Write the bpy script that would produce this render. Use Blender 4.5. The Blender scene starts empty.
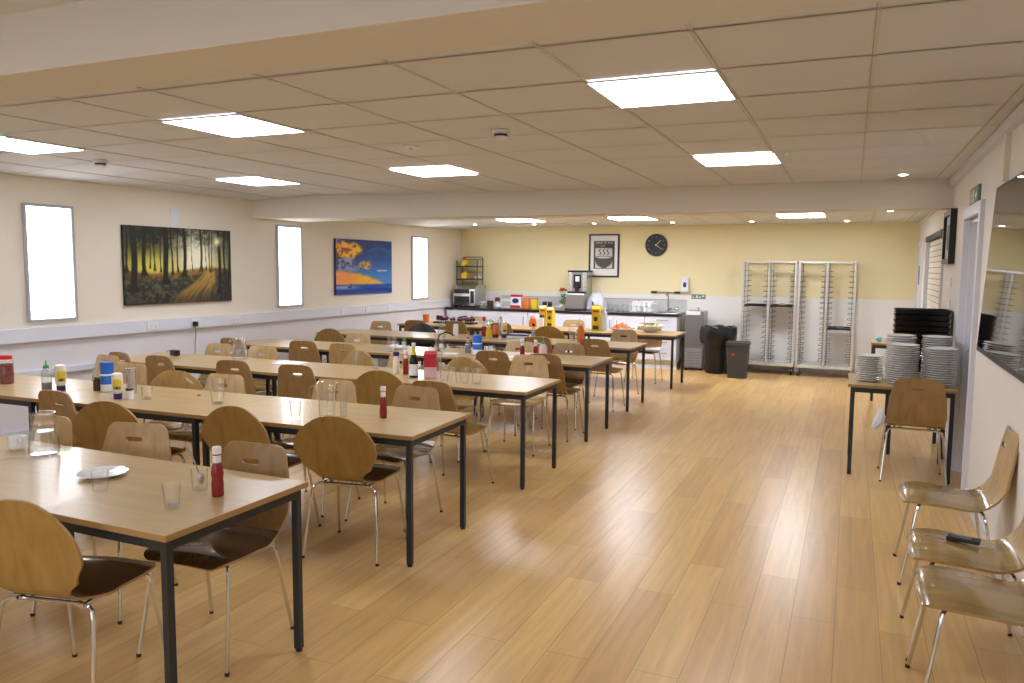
import bpy, bmesh, math, random
from mathutils import Vector, Matrix
random.seed(7)
PI = math.pi
scene = bpy.context.scene
COL = scene.collection

# ------------------------------------------------------------------ helpers
def lin(c):
    return c / 12.92 if c <= 0.04045 else ((c + 0.055) / 1.055) ** 2.4
def hexc(h):
    h = h.lstrip('#')
    return tuple(lin(int(h[i:i + 2], 16) / 255) for i in (0, 2, 4)) + (1.0,)

def mat(name, color='#ffffff', rough=0.5, metal=0.0, emit=None, estr=0.0, coat=0.0, spec=None, noise=None):
    m = bpy.data.materials.new(name); m.use_nodes = True
    nt = m.node_tree; b = nt.nodes['Principled BSDF']
    b.inputs['Base Color'].default_value = hexc(color)
    b.inputs['Roughness'].default_value = rough
    b.inputs['Metallic'].default_value = metal
    b.inputs['Coat Weight'].default_value = coat
    if spec is not None: b.inputs['Specular IOR Level'].default_value = spec
    if emit:
        b.inputs['Emission Color'].default_value = hexc(emit); b.inputs['Emission Strength'].default_value = estr
    if noise:
        sc, amt = noise
        tc = nt.nodes.new('ShaderNodeTexCoord'); nz = nt.nodes.new('ShaderNodeTexNoise')
        nz.inputs['Scale'].default_value = sc; nz.inputs['Detail'].default_value = 4
        hs = nt.nodes.new('ShaderNodeHueSaturation'); hs.inputs['Color'].default_value = hexc(color)
        mr = nt.nodes.new('ShaderNodeMapRange'); mr.inputs['To Min'].default_value = 1 - amt; mr.inputs['To Max'].default_value = 1 + amt
        nt.links.new(tc.outputs['Object'], nz.inputs['Vector']); nt.links.new(nz.outputs['Fac'], mr.inputs['Value'])
        nt.links.new(mr.outputs['Result'], hs.inputs['Value']); nt.links.new(hs.outputs['Color'], b.inputs['Base Color'])
    return m

def wood(name, c1, c2, scale=(3, 40, 3), rough=0.4, coat=0.0, rnd=0.0, spec=None):
    m = mat(name, c1, rough, coat=coat, spec=spec); nt = m.node_tree; b = nt.nodes['Principled BSDF']
    tc = nt.nodes.new('ShaderNodeTexCoord'); mp = nt.nodes.new('ShaderNodeMapping'); mp.inputs['Scale'].default_value = scale
    nz = nt.nodes.new('ShaderNodeTexNoise'); nz.inputs['Scale'].default_value = 1.0; nz.inputs['Detail'].default_value = 5; nz.inputs['Distortion'].default_value = 0.6
    rp = nt.nodes.new('ShaderNodeValToRGB')
    rp.color_ramp.elements[0].position = 0.3; rp.color_ramp.elements[0].color = hexc(c2)
    rp.color_ramp.elements[1].position = 0.7; rp.color_ramp.elements[1].color = hexc(c1)
    nt.links.new(tc.outputs['Object'], mp.inputs['Vector']); nt.links.new(mp.outputs['Vector'], nz.inputs['Vector'])
    nt.links.new(nz.outputs['Fac'], rp.inputs['Fac'])
    out = rp.outputs['Color']
    if rnd:
        oi = nt.nodes.new('ShaderNodeObjectInfo'); mr = nt.nodes.new('ShaderNodeMapRange')
        mr.inputs['To Min'].default_value = 1 - rnd; mr.inputs['To Max'].default_value = 1 + rnd
        hs = nt.nodes.new('ShaderNodeHueSaturation')
        nt.links.new(oi.outputs['Random'], mr.inputs['Value']); nt.links.new(mr.outputs['Result'], hs.inputs['Value'])
        nt.links.new(out, hs.inputs['Color']); out = hs.outputs['Color']
    nt.links.new(out, b.inputs['Base Color'])
    return m

def glassy(name, tint='#ffffff', rough=0.02, base=0.06, k=0.9, haze=0.0, pwr=2.2, edge=.45):
    """thin clear glass or plastic: transparent mixed with a gloss that grows at grazing angles"""
    m = bpy.data.materials.new(name); m.use_nodes = True; nt = m.node_tree; nt.nodes.clear()
    o = nt.nodes.new('ShaderNodeOutputMaterial'); tr = nt.nodes.new('ShaderNodeBsdfTransparent'); gl = nt.nodes.new('ShaderNodeBsdfGlossy')
    tr.inputs['Color'].default_value = hexc(tint); gl.inputs['Roughness'].default_value = rough; gl.inputs['Color'].default_value = (.95, .97, 1, 1)
    cr = nt.nodes.new('ShaderNodeValToRGB'); cr.color_ramp.elements[0].position = .35; cr.color_ramp.elements[0].color = hexc(tint); cr.color_ramp.elements[1].position = .95; cr.color_ramp.elements[1].color = tuple(q * edge for q in hexc(tint)[:3]) + (1,)
    lw = nt.nodes.new('ShaderNodeLayerWeight'); lw.inputs['Blend'].default_value = 0.35
    mr = nt.nodes.new('ShaderNodeMapRange'); mr.inputs['To Min'].default_value = base; mr.inputs['To Max'].default_value = k
    pw = nt.nodes.new('ShaderNodeMath'); pw.operation = 'POWER'; pw.inputs[1].default_value = pwr
    mx = nt.nodes.new('ShaderNodeMixShader')
    nt.links.new(lw.outputs['Facing'], cr.inputs['Fac']); nt.links.new(cr.outputs['Color'], tr.inputs['Color'])
    nt.links.new(lw.outputs['Facing'], pw.inputs[0]); nt.links.new(pw.outputs[0], mr.inputs['Value']); nt.links.new(mr.outputs['Result'], mx.inputs['Fac'])
    nt.links.new(tr.outputs[0], mx.inputs[1]); nt.links.new(gl.outputs[0], mx.inputs[2])
    out = mx.outputs[0]
    if haze:
        df = nt.nodes.new('ShaderNodeBsdfDiffuse'); df.inputs['Color'].default_value = (.85, .87, .9, 1)
        m2 = nt.nodes.new('ShaderNodeMixShader'); m2.inputs['Fac'].default_value = haze
        nt.links.new(out, m2.inputs[1]); nt.links.new(df.outputs[0], m2.inputs[2]); out = m2.outputs[0]
    nt.links.new(out, o.inputs['Surface'])
    return m

class MB:
    """collects geometry for ONE mesh object"""
    def __init__(s): s.bm = bmesh.new(); s.mi = 0; s.sm = False
    def _f(s, vs):
        try:
            f = s.bm.faces.new(vs); f.material_index = s.mi; f.smooth = s.sm; return f
        except ValueError: return None
    def box(s, x0, x1, y0, y1, z0, z1, bev=0.0):
        v = [s.bm.verts.new(p) for p in ((x0, y0, z0), (x1, y0, z0), (x1, y1, z0), (x0, y1, z0), (x0, y0, z1), (x1, y0, z1), (x1, y1, z1), (x0, y1, z1))]
        fs = [s._f([v[i] for i in q]) for q in ((3, 2, 1, 0), (4, 5, 6, 7), (0, 1, 5, 4), (1, 2, 6, 5), (2, 3, 7, 6), (3, 0, 4, 7))]
        if bev:
            es = list({e for f in fs for e in f.edges})
            r = bmesh.ops.bevel(s.bm, geom=es, offset=bev, segments=2, affect='EDGES', profile=0.5, clamp_overlap=True)
            for f in r['faces']: f.material_index = s.mi
        return s
    def poly(s, pts): return s._f([s.bm.verts.new(p) for p in pts])
    def prism(s, pts, axis, a, b):
        def P(p, t):
            return {'x': (t, p[0], p[1]), 'y': (p[0], t, p[1]), 'z': (p[0], p[1], t)}[axis]
        A = [s.bm.verts.new(P(p, a)) for p in pts]; B = [s.bm.verts.new(P(p, b)) for p in pts]
        n = len(pts); s._f(A[::-1]); s._f(B)
        for i in range(n): s._f([A[i], A[(i + 1) % n], B[(i + 1) % n], B[i]])
        return s
    def lathe(s, prof, seg=20, c=(0, 0), sx=1.0, sy=1.0, arc=None):
        sm = s.sm; s.sm = True; rings = []
        for r, z in prof:
            if r < 1e-6: rings.append([s.bm.verts.new((c[0], c[1], z))])
            else: rings.append([s.bm.verts.new((c[0] + sx * r * math.cos(2 * PI * i / seg), c[1] + sy * r * math.sin(2 * PI * i / seg), z)) for i in range(seg)])
        for A, B in zip(rings, rings[1:]):
            for i in range(seg):
                j = (i + 1) % seg
                if len(A) == 1 and len(B) == 1: continue
                if len(A) == 1: s._f([A[0], B[j], B[i]])
                elif len(B) == 1: s._f([A[i], A[j], B[0]])
                else: s._f([A[i], A[j], B[j], B[i]])
        s.sm = sm; return s
    def tube(s, pts, r, seg=8, closed=False, cap=True):
        sm = s.sm; s.sm = True
        P = [Vector(p) for p in pts]; n = len(P); rings = []; up = Vector((0.137, 0.261, 0.955))
        prev = None
        for i, p in enumerate(P):
            if closed: t = (P[(i + 1) % n] - P[i - 1])
            else: t = (P[min(i + 1, n - 1)] - P[max(i - 1, 0)])
            t.normalize()
            if prev is None:
                a = t.cross(up)
                if a.length < 1e-3: a = t.cross(Vector((1, 0, 0)))
            else: a = prev - t * prev.dot(t)
            a.normalize(); prev = a; b = t.cross(a)
            rr = r[i] if isinstance(r, (list, tuple)) else r
            rings.append([s.bm.verts.new(p + (a * math.cos(2 * PI * k / seg) + b * math.sin(2 * PI * k / seg)) * rr) for k in range(seg)])
        m = n if closed else n - 1
        for i in range(m):
            A, B = rings[i], rings[(i + 1) % n]
            for k in range(seg): s._f([A[k], A[(k + 1) % seg], B[(k + 1) % seg], B[k]])
        if cap and not closed: s._f(rings[0][::-1]); s._f(rings[-1])
        s.sm = sm; return s
    def ball(s, c, r, seg=10, sq=(1, 1, 1)):
        sm = s.sm; s.sm = True
        res = bmesh.ops.create_icosphere(s.bm, subdivisions=2, radius=1.0, matrix=Matrix.Translation(c) @ Matrix.Diagonal((r * sq[0], r * sq[1], r * sq[2], 1)))
        for f in {f for v in res['verts'] for f in v.link_faces}: f.material_index = s.mi; f.smooth = True
        s.sm = sm; return s
    def build(s, name, mats, parent=None, loc=(0, 0, 0), rot=0.0, fixn=True):
        if fixn: bmesh.ops.recalc_face_normals(s.bm, faces=s.bm.faces[:])
        me = bpy.data.meshes.new(name); s.bm.to_mesh(me); s.bm.free()
        if any(p.use_smooth for p in me.polygons): me.set_sharp_from_angle(angle=math.radians(38))
        for m in (mats if isinstance(mats, (list, tuple)) else [mats]): me.materials.append(m)
        o = bpy.data.objects.new(name, me); COL.objects.link(o)
        o.location = loc; o.rotation_euler = (0, 0, rot)
        if parent: o.parent = parent
        return o

def thing(name, label, cat, loc=(0, 0, 0), rot=0.0, group=None):
    o = bpy.data.objects.new(name, None); COL.objects.link(o); o.empty_display_size = 0.1
    o.location = loc; o.rotation_euler = (0, 0, rot); o['label'] = label; o['category'] = cat
    if group: o['group'] = group
    return o
def tag(o, label, cat, group=None):
    o['label'] = label; o['category'] = cat
    if group: o['group'] = group
    return o
def struct(o): o['kind'] = 'structure'; return o
def copy_tree(o, parent=None):
    c = o.copy(); COL.objects.link(c)
    if parent: c.parent = parent
    for ch in list(o.children): copy_tree(ch, c)
    return c

# ------------------------------------------------------------------ materials
M = {}
M['wall'] = mat('cream_wall_paint', '#e9e1d0', 0.75, noise=(2.0, 0.02))
M['wall_cool'] = mat('pale_lilac_white_wall_paint', '#e4e2e4', 0.7, noise=(2.0, 0.02))
M['wall_right'] = mat('pale_cream_wall_paint', '#e7e2da', 0.7, noise=(2.0, 0.02))
M['wall_yellow'] = mat('yellow_cream_wall_paint', '#f0e4b6', 0.75, noise=(2.0, 0.02))
M['wall_white'] = mat('white_dado_paint', '#eeece6', 0.6, noise=(2.0, 0.02))
M['beam'] = mat('beam_plaster', '#dad6cf', 0.8)
M['beam_far'] = mat('far_beam_plaster', '#e4ded2', 0.8)
M['white_plastic'] = mat('white_plastic', '#e9ebf0', 0.4)
M['trunk'] = mat('trunking_plastic', '#dfe2ec', 0.45)
M['white_gloss'] = mat('white_gloss_paint', '#e8e8ea', 0.3)
M['white_paint'] = mat('white_woodwork_paint', '#dadbe2', 0.35)
M['grey_frame'] = mat('grey_window_frame', '#aeb0b6', 0.5)
M['black'] = mat('black_plastic', '#131314', 0.4)
M['black_gloss'] = mat('black_gloss', '#0c0c0d', 0.15)
M['dark_steel'] = mat('charcoal_powder_coat', '#2d3135', 0.45, metal=0.2)
M['chrome'] = mat('chrome', '#d6d6d4', 0.12, metal=1.0)
M['steel'] = mat('brushed_steel', '#b9bab8', 0.3, metal=1.0)
M['steel_grey'] = mat('grey_steel_panel', '#84868a', 0.35, metal=0.5)
M['alu'] = mat('aluminium', '#d9dad8', 0.35, metal=0.6)
M['wire'] = mat('rack_wire', '#8e8f8c', 0.4, metal=0.7)
M['glass'] = glassy('clear_glass', '#ffffff', base=0.07, k=0.9, edge=.62)
M['water'] = glassy('drinking_water', '#fcfeff', base=0.05, k=0.5, edge=.8)
M['clear_plastic'] = glassy('clear_plastic', '#f2f4f4', rough=0.12, base=0.08, k=0.6, haze=0.15)
M['china'] = mat('white_china', '#f2f3f6', 0.2, coat=0.3)
M['plate'] = mat('plate_glaze', '#e9e9e4', 0.22, coat=0.2)
M['red'] = mat('ketchup_red', '#8a1210', 0.25, coat=0.4)
M['red_cap'] = mat('red_plastic', '#c8201c', 0.35)
M['white_cap'] = mat('white_cap', '#eceded', 0.35)
M['cream'] = mat('mayonnaise_cream', '#efe9d2', 0.3)
M['purple'] = mat('purple_cap', '#33246b', 0.35)
M['yellow'] = mat('yellow_label', '#e5c91c', 0.4)
M['orange'] = mat('orange_plastic', '#e0762a', 0.35)
M['orange2'] = mat('carrot_orange', '#ea7a1c', 0.5)
M['green'] = mat('green_plastic', '#2d9a4a', 0.4)
M['leaf'] = mat('leaf_green', '#5f8f35', 0.55, noise=(30, 0.25))
M['blue'] = mat('blue_tub', '#2a6fd0', 0.35)
M['navy'] = mat('navy_label', '#26306a', 0.4)
M['brown_sauce'] = mat('brown_sauce', '#4a2418', 0.3)
M['chilli'] = mat('chilli_flakes', '#7a2a18', 0.7, noise=(120, 0.4))
M['soy'] = mat('dark_bottle', '#15191a', 0.1, coat=0.5)
M['pink_label'] = mat('pink_label', '#d8b4b8', 0.5)
M['carton_red'] = mat('carton_red', '#b81f2e', 0.4, noise=(25, 0.3))
M['paper'] = mat('white_paper', '#efeff2', 0.7)
M['foil'] = mat('foil_wrap', '#c9c5ca', 0.25, metal=0.7, noise=(60, 0.3))
M['berry'] = mat('berry_red', '#5a1526', 0.45, noise=(60, 0.4))
M['bin'] = mat('bin_plastic', '#3a3b3c', 0.5)
M['bag_black'] = mat('black_bin_bag', '#141414', 0.3)
M['bag_white'] = glassy('thin_white_bag', '#e8e8ee', rough=0.3, base=0.15, k=0.5, haze=0.55)
M['bread'] = mat('bread', '#b98a4a', 0.7, noise=(20, 0.25))
M['worktop'] = mat('black_worktop', '#1a1a1c', 0.25, noise=(80, 0.2))
M['cabinet'] = mat('white_gloss_cabinet', '#dfe3ee', 0.25)
M['cabinet_side'] = mat('cabinet_side', '#d6d5d0', 0.4)
M['splash'] = mat('splashback_tile', '#cfd0cb', 0.25, noise=(6, 0.1))
M['blue_cloth'] = mat('blue_cloth', '#69c0dc', 0.7)
M['grey_cloth'] = mat('white_rag', '#d5d7de', 0.8)
M['shutter'] = mat('shutter_slat', '#d8d4c2', 0.45)
M['screen'] = mat('tv_glass', '#0b0b0c', 0.03, coat=0.0, spec=0.9)
M['green_sign'] = mat('green_sign', '#5f8a70', 0.4)
M['pod'] = mat('kraft_panel', '#c9a86c', 0.6)
M['shadow_line'] = mat('painted_shadow_line', '#b3a692', 0.9)
M['tile_bar'] = mat('ceiling_grid_metal', '#d6d2cb', 0.7)
M['panel_light'] = mat('panel_diffuser', '#ffffff', 0.5, emit='#ecf0ff', estr=20.0)
M['panel_light_far'] = mat('far_panel_diffuser', '#ffffff', 0.5, emit='#f0f2ff', estr=44.0)
M['down_light'] = mat('downlight_lens', '#ffffff', 0.5, emit='#fff2d8', estr=40.0)
M['daylight'] = mat('daylit_frosted_pane', '#ffffff', 0.4, emit='#f6f9ff', estr=5.0)
M['fill_glow'] = mat('added_fill_pane', '#ffffff', 0.4, emit='#f6f9ff', estr=0.9)  # glow for the unseen window added as fill
M['led_green'] = mat('green_led', '#30ff60', 0.4, emit='#50ff90', estr=.4)

M['ply'] = wood('beech_plywood', '#c4a674', '#b29160', (26, 26, 3), 0.32, coat=0.2, rnd=0.10)
M['ply_brown'] = wood('brown_plywood', '#a58355', '#937042', (26, 26, 3), 0.35, coat=0.2, rnd=0.08)
M['ply_olive'] = wood('golden_plywood', '#a98646', '#967337', (26, 26, 3), 0.32, coat=0.25, rnd=0.07)
M['ply_seat'] = wood('worn_seat_plywood', '#a88a4e', '#826738', (14, 3, 10), 0.22, coat=0.4, rnd=0.08)
M['ply_shaded'] = wood('shaded_seat_plywood', '#5f4b34', '#463624', (14, 3, 10), 0.2, coat=0.5, rnd=0.06)  # shade under the tables is put into this darker seat colour
M['ply_edge'] = mat('plywood_edge', '#b08d5c', 0.5)
M['table'] = wood('beech_laminate', '#c6ab79', '#b99c6b', (2.0, 24, 3), 0.28, coat=0.15)
M['table_edge'] = wood('beech_edge_band', '#ae8b58', '#9d7b4b', (3, 3, 40), 0.4)

def floor_mat():
    m = mat('laminate_floor', '#c8a26a', 0.29, coat=0.0, spec=0.6); nt = m.node_tree; b = nt.nodes['Principled BSDF']; L = nt.links
    tc = nt.nodes.new('ShaderNodeTexCoord'); mp = nt.nodes.new('ShaderNodeMapping'); mp.inputs['Rotation'].default_value = (0, 0, PI / 2)
    br = nt.nodes.new('ShaderNodeTexBrick'); br.offset = 0.37; br.offset_frequency = 2
    br.inputs['Scale'].default_value = 1.0; br.inputs['Brick Width'].default_value = 1.28; br.inputs['Row Height'].default_value = 0.19
    br.inputs['Mortar Size'].default_value = 0.0016; br.inputs['Mortar Smooth'].default_value = 0.2; br.inputs['Bias'].default_value = 0.0
    br.inputs['Color1'].default_value = hexc('#dab574'); br.inputs['Color2'].default_value = hexc('#c9a064'); br.inputs['Mortar'].default_value = hexc('#9c7d50')
    L.new(tc.outputs['Object'], mp.inputs['Vector']); L.new(mp.outputs['Vector'], br.inputs['Vector'])
    m2 = nt.nodes.new('ShaderNodeMapping'); m2.inputs['Scale'].default_value = (16, 0.9, 1)
    nz = nt.nodes.new('ShaderNodeTexNoise'); nz.inputs['Scale'].default_value = 1.6; nz.inputs['Detail'].default_value = 6; nz.inputs['Distortion'].default_value = 0.8
    L.new(tc.outputs['Object'], m2.inputs['Vector']); L.new(m2.outputs['Vector'], nz.inputs['Vector'])
    mr = nt.nodes.new('ShaderNodeMapRange'); mr.inputs['From Min'].default_value = 0.3; mr.inputs['From Max'].default_value = 0.7; mr.inputs['To Min'].default_value = 0.86; mr.inputs['To Max'].default_value = 1.10
    L.new(nz.outputs['Fac'], mr.inputs['Value'])
    hs = nt.nodes.new('ShaderNodeHueSaturation'); L.new(br.outputs['Color'], hs.inputs['Color']); L.new(mr.outputs['Result'], hs.inputs['Value'])
    L.new(hs.outputs['Color'], b.inputs['Base Color'])
    return m
M['floor'] = floor_mat()
M['tile'] = mat('ceiling_tile', '#dcdde0', 0.9, noise=(90, 0.04))
M['tile_far'] = mat('far_ceiling_tile', '#e2e2df', 0.9, noise=(90, 0.04))

# ------------------------------------------------------------------ room shell
LW = lambda y: -6.84 + 0.03 * (y - 13.35)          # left wall line
RW = lambda y: 0.75 + 0.0125 * y                    # right wall line
YB, YF = 13.35, -2.4
ZN, ZF = 2.518, 2.378                               # near and far ceiling
AL = math.atan2(1, 0.03); AR = math.atan2(-1, -0.0125)
def onL(y, z=0): return (LW(y), y, z)
def onR(y, z=0): return (RW(y), y, z)

b = MB(); b.poly([(LW(YF) - .2, YF, 0), (RW(YF) + .2, YF, 0), (RW(YB) + .2, YB + .1, 0), (LW(YB) - .2, YB + .1, 0)])
struct(b.build('floor', M['floor']))
b = MB(); b.prism([(LW(YF), YF), (LW(YB), YB), (LW(YB) - .12, YB), (LW(YF) - .12, YF)], 'z', .97, 2.7); b.mi = 1; b.prism([(LW(YF), YF), (LW(YB), YB), (LW(YB) - .12, YB), (LW(YF) - .12, YF)], 'z', 0, .97); struct(b.build('wall_left', [M['wall'], M['wall_cool']]))
# right wall with a door opening and a serving hatch opening
D0, D1, DH = 6.42, 7.28, 2.06       # door opening along y
H0, H1, HZ0, HZ1 = 9.20, 11.50, 1.02, 2.02
b = MB()
def wallseg(y0, y1, z0, z1): b.prism([(RW(y0), y0), (RW(y1), y1), (RW(y1) + .14, y1), (RW(y0) + .14, y0)], 'z', z0, z1)
wallseg(YF, D0, 0, 2.7); wallseg(D0, D1, DH, 2.7); wallseg(D1, H0, 0, 2.7); wallseg(H0, H1, 0, HZ0); wallseg(H0, H1, HZ1, 2.7); wallseg(H1, YB, 0, 2.7)
struct(b.build('wall_right', M['wall_right']))
b = MB(); b.box(LW(YB) - .1, RW(YB) + .1, YB, YB + .12, 1.2, 2.7); b.mi = 1; b.box(LW(YB) - .1, RW(YB) + .1, YB, YB + .12, 0, 1.2)
struct(b.build('wall_back', [M['wall_yellow'], M['wall_white']]))
b = MB(); b.box(LW(YF) - .1, RW(YF) + .1, YF - .12, YF, 0, 2.7); struct(b.build('wall_front', M['wall']))

# suspended ceilings: tiles with a grid of thin bars in one mesh
def ceiling(name, xs, ys, z, x0, x1, y0, y1, tmat):
    b = MB(); t = 0.007
    slope = lambda x: z if x > -6.25 else z + (x + 6.25) * 0.076
    X = [x0] + xs + [x1]; Y = [y0] + ys + [y1]
    xsplit = sorted(set(X + ([-6.25] if x0 < -6.25 < x1 else [])))
    b.mi = 0
    for a, c in zip(xsplit, xsplit[1:]):
        b.poly([(a, y0, slope(a) + .004), (a, y1, slope(a) + .004), (c, y1, slope(c) + .004), (c, y0, slope(c) + .004)])
    b.mi = 1
    for x in xs:
        b.box(x - t, x + t, y0, y1, slope(x) - .001, slope(x) + .003)
    for y in ys:
        for a, c in zip(xsplit, xsplit[1:]):
            b.poly([(a, y - t, slope(a) - .001), (a, y + t, slope(a) - .001), (c, y + t, slope(c) - .001), (c, y - t, slope(c) - .001)])
    b.mi = 2  # darker strip beside each bar paints its thin shadow line
    for x in xs: b.box(x - t - .003, x - t, y0, y1, slope(x) - .0005, slope(x) + .003)
    for y in ys:
        for a, c in zip(xsplit, xsplit[1:]):
            b.poly([(a, y - t - .005, slope(a)), (a, y - t, slope(a)), (c, y - t, slope(c)), (c, y - t - .005, slope(c))])
    # closing slab above
    b.mi = 0; b.box(x0, x1, y0, y1, z + .03, z + .06)
    return struct(b.build(name, [tmat, M['tile_bar'], M['shadow_line']], fixn=False))
xs = [-6.6, -5.98, -5.38, -4.62, -3.87, -3.27, -2.546, -1.858, -1.177, -0.577, 0.045, 0.70]
ceiling('ceiling', xs, [2.35, 2.96, 3.57, 4.18, 4.84, 5.50, 6.17, 6.78, 7.42, 8.02], ZN, -7.3, 0.90, 1.95, 8.55, M['tile'])
ceiling('ceiling_near', xs, [-1.8, -1.2, -.6, 0, .6, 1.2], 2.428, -7.4, 0.82, YF, 1.75, M['tile'])
xf = [-5.65, -5.05, -4.45, -3.88, -3.28, -2.68, -2.1, -1.53, -0.96, -0.36, 0.24, 0.72]
ceiling('ceiling_far', xf, [9.2, 9.8, 10.4, 11.0, 11.6, 12.2, 12.8], ZF, -7.05, 0.94, 8.6, YB, M['tile_far'])
b = MB(); b.box(-7.45, 0.80, 1.70, 1.985, 2.25, 2.60, bev=0.004); struct(b.build('trim_1', M['beam']))
b = MB(); b.prism([(LW(7.85), 7.86), (-5.0, 8.32), (0.90, 8.53), (0.90, 8.78), (LW(7.85), 8.75)], 'z', 2.245, 2.60); struct(b.build('trim_2', M['beam_far']))
b = MB()   # coving along the right wall
b.prism([(RW(2) - .05, 1.98), (RW(2), 1.98), (RW(8.5), 8.52), (RW(8.5) - .05, 8.52)], 'z', 2.455, 2.515); struct(b.build('trim_3', M['white_paint']))
b = MB(); b.prism([(RW(8.8) - .03, 8.8), (RW(8.8), 8.8), (RW(YB), YB), (RW(YB) - .03, YB)], 'z', 2.34, 2.376); struct(b.build('trim_4', M['white_paint']))
b = MB()   # low pipe boxing along the left wall
b.prism([(LW(YF), YF), (LW(YF) + .05, YF), (LW(12.6) + .05, 12.6), (LW(12.6), 12.6)], 'z', 0.0, 0.09); struct(b.build('baseboard_left', M['white_paint']))
b = MB(); b.box(-2.0, RW(YB), YB - .015, YB, 0, 0.10); struct(b.build('baseboard_back', M['white_paint']))
b = MB(); b.prism([(RW(YF) - .015, YF), (RW(YF), YF), (RW(D0 - .09), D0 - .09), (RW(D0 - .09) - .015, D0 - .09)], 'z', 0, .1)
b.prism([(RW(D1 + .09) - .015, D1 + .09), (RW(D1 + .09), D1 + .09), (RW(12.2), 12.2), (RW(12.2) - .015, 12.2)], 'z', 0, .1); struct(b.build('baseboard_right', M['white_paint']))

# dado trunking on the left wall
b = MB(); b.prism([(LW(YF), YF), (LW(YF) + .055, YF), (LW(13.0) + .055, 13.0), (LW(13.0), 13.0)], 'z', 0.914, 1.040); struct(b.build('trim_5', M['trunk']))
b = MB(); b.prism([(LW(3.0), 3.0), (LW(3.0) + .04, 3.0), (LW(6.2) + .04, 6.2), (LW(6.2), 6.2)], 'z', 0.585, 0.64); struct(b.build('trim_6', M['trunk']))

# windows: tall frosted panes full of daylight
def wall_window(n, y0, y1, z0, z1):
    L = y1 - y0; e = struct(bpy.data.objects.new('window_%d' % n, None)); COL.objects.link(e); e.location = onL(y0, z0); e.rotation_euler = (0, 0, AL)
    h = z1 - z0; f = .026; b = MB()
    b.box(0, L, -.03, 0, 0, f); b.box(0, L, -.03, 0, h - f, h); b.box(0, f, -.03, 0, f, h - f); b.box(L - f, L, -.03, 0, f, h - f)
    struct(b.build('window_frame', M['grey_frame'], e))
    b = MB(); b.box(f, L - f, -.012, -.002, f, h - f); struct(b.build('window_pane', M['daylight'], e))
wall_window(1, 4.90, 5.40, 1.095, 2.21); wall_window(2, 8.27, 8.765, 1.09, 2.182); wall_window(3, 11.565, 12.08, 1.08, 2.163)

# door in the right wall with its white architrave; the leaf is recessed
e = struct(bpy.data.objects.new('door_1', None)); COL.objects.link(e); e.location = onR(D1, 0); e.rotation_euler = (0, 0, AR)
w = D1 - D0; b = MB()
b.box(-.09, 0, -.03, .02, 0, DH + .09, bev=.005); b.box(w, w + .09, -.03, .02, 0, DH + .09, bev=.005); b.box(0, w, -.03, .02, DH, DH + .09, bev=.005)
b.box(0, .03, .02, .139, 0, DH); b.box(w - .03, w, .02, .139, 0, DH); b.box(.03, w - .03, .02, .139, DH - .03, DH)
struct(b.build('door_frame', M['white_paint'], e))
b = MB(); b.box(.03, w - .03, .075, .115, .005, DH - .03, bev=.003); struct(b.build('door_leaf', M['white_gloss'], e))
b = MB(); b.tube([(.10, .075, 1.02), (.10, .03, 1.02), (.21, .03, 1.02)], .009); b.box(.075, .125, .065, .075, .93, 1.11); struct(b.build('door_handle', M['steel'], e))
# narrow white door frame in the far right corner
e = struct(bpy.data.objects.new('door_2', None)); COL.objects.link(e); e.location = onR(13.2, 0); e.rotation_euler = (0, 0, AR)
b = MB(); b.box(0, .08, -.03, 0, 0, 2.08); b.box(.86, .94, -.03, 0, 0, 2.08); b.box(0.08, .86, -.03, 0, 2.0, 2.08); struct(b.build('door_frame', M['white_paint'], e))
b = MB(); b.box(.08, .86, -.012, 0, 0, 2.0); struct(b.build('door_leaf', M['white_gloss'], e))
b = MB(); b.tube([(.77, -.012, 1.0), (.77, -.05, 1.0), (.66, -.05, 1.0)], .009); struct(b.build('door_handle', M['steel'], e))
b = MB(); b.box(.30, .56, -.018, -.012, 1.45, 1.72); tag(b.build('door_notice', M['steel_grey'], None), 'small grey notice on the white door in the far right corner', 'notice')
o = bpy.data.objects['door_notice']; o.location = onR(13.2, 0); o.rotation_euler = (0, 0, AR)

# serving hatch shutter
e = thing('roller_shutter', 'cream slatted roller shutter over the serving hatch in the right wall', 'shutter', onR(H1, 0), AR)
w = H1 - H0; b = MB(); n = 15; dz = (HZ1 - HZ0) / n
for i in range(n): b.prism([(.02, HZ0 + i * dz + .004), (.02, HZ0 + (i + 1) * dz - .004), (.055, HZ0 + (i + .7) * dz), (.06, HZ0 + (i + .25) * dz)], 'x', .02, w - .02)
b.build('slat_curtain', M['shutter'], e)
b = MB(); b.box(0, w, .06, .08, HZ0, HZ1); b.build('backing', M['black'], e)
for gx in (-.05, w): b = MB(); b.box(gx, gx + .05, -.025, .05, HZ0, HZ1 + .05); b.build('guide_rail', M['white_paint'], e)
b = MB(); b.box(0, w, -.035, .06, HZ1, HZ1 + .06); b.build('header', M['dark_steel'], e)
b = MB(); b.box(-.06, w + .06, -.09, .12, HZ0 - .04, HZ0); b.build('counter_ledge', M['white_gloss'], e)
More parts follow.
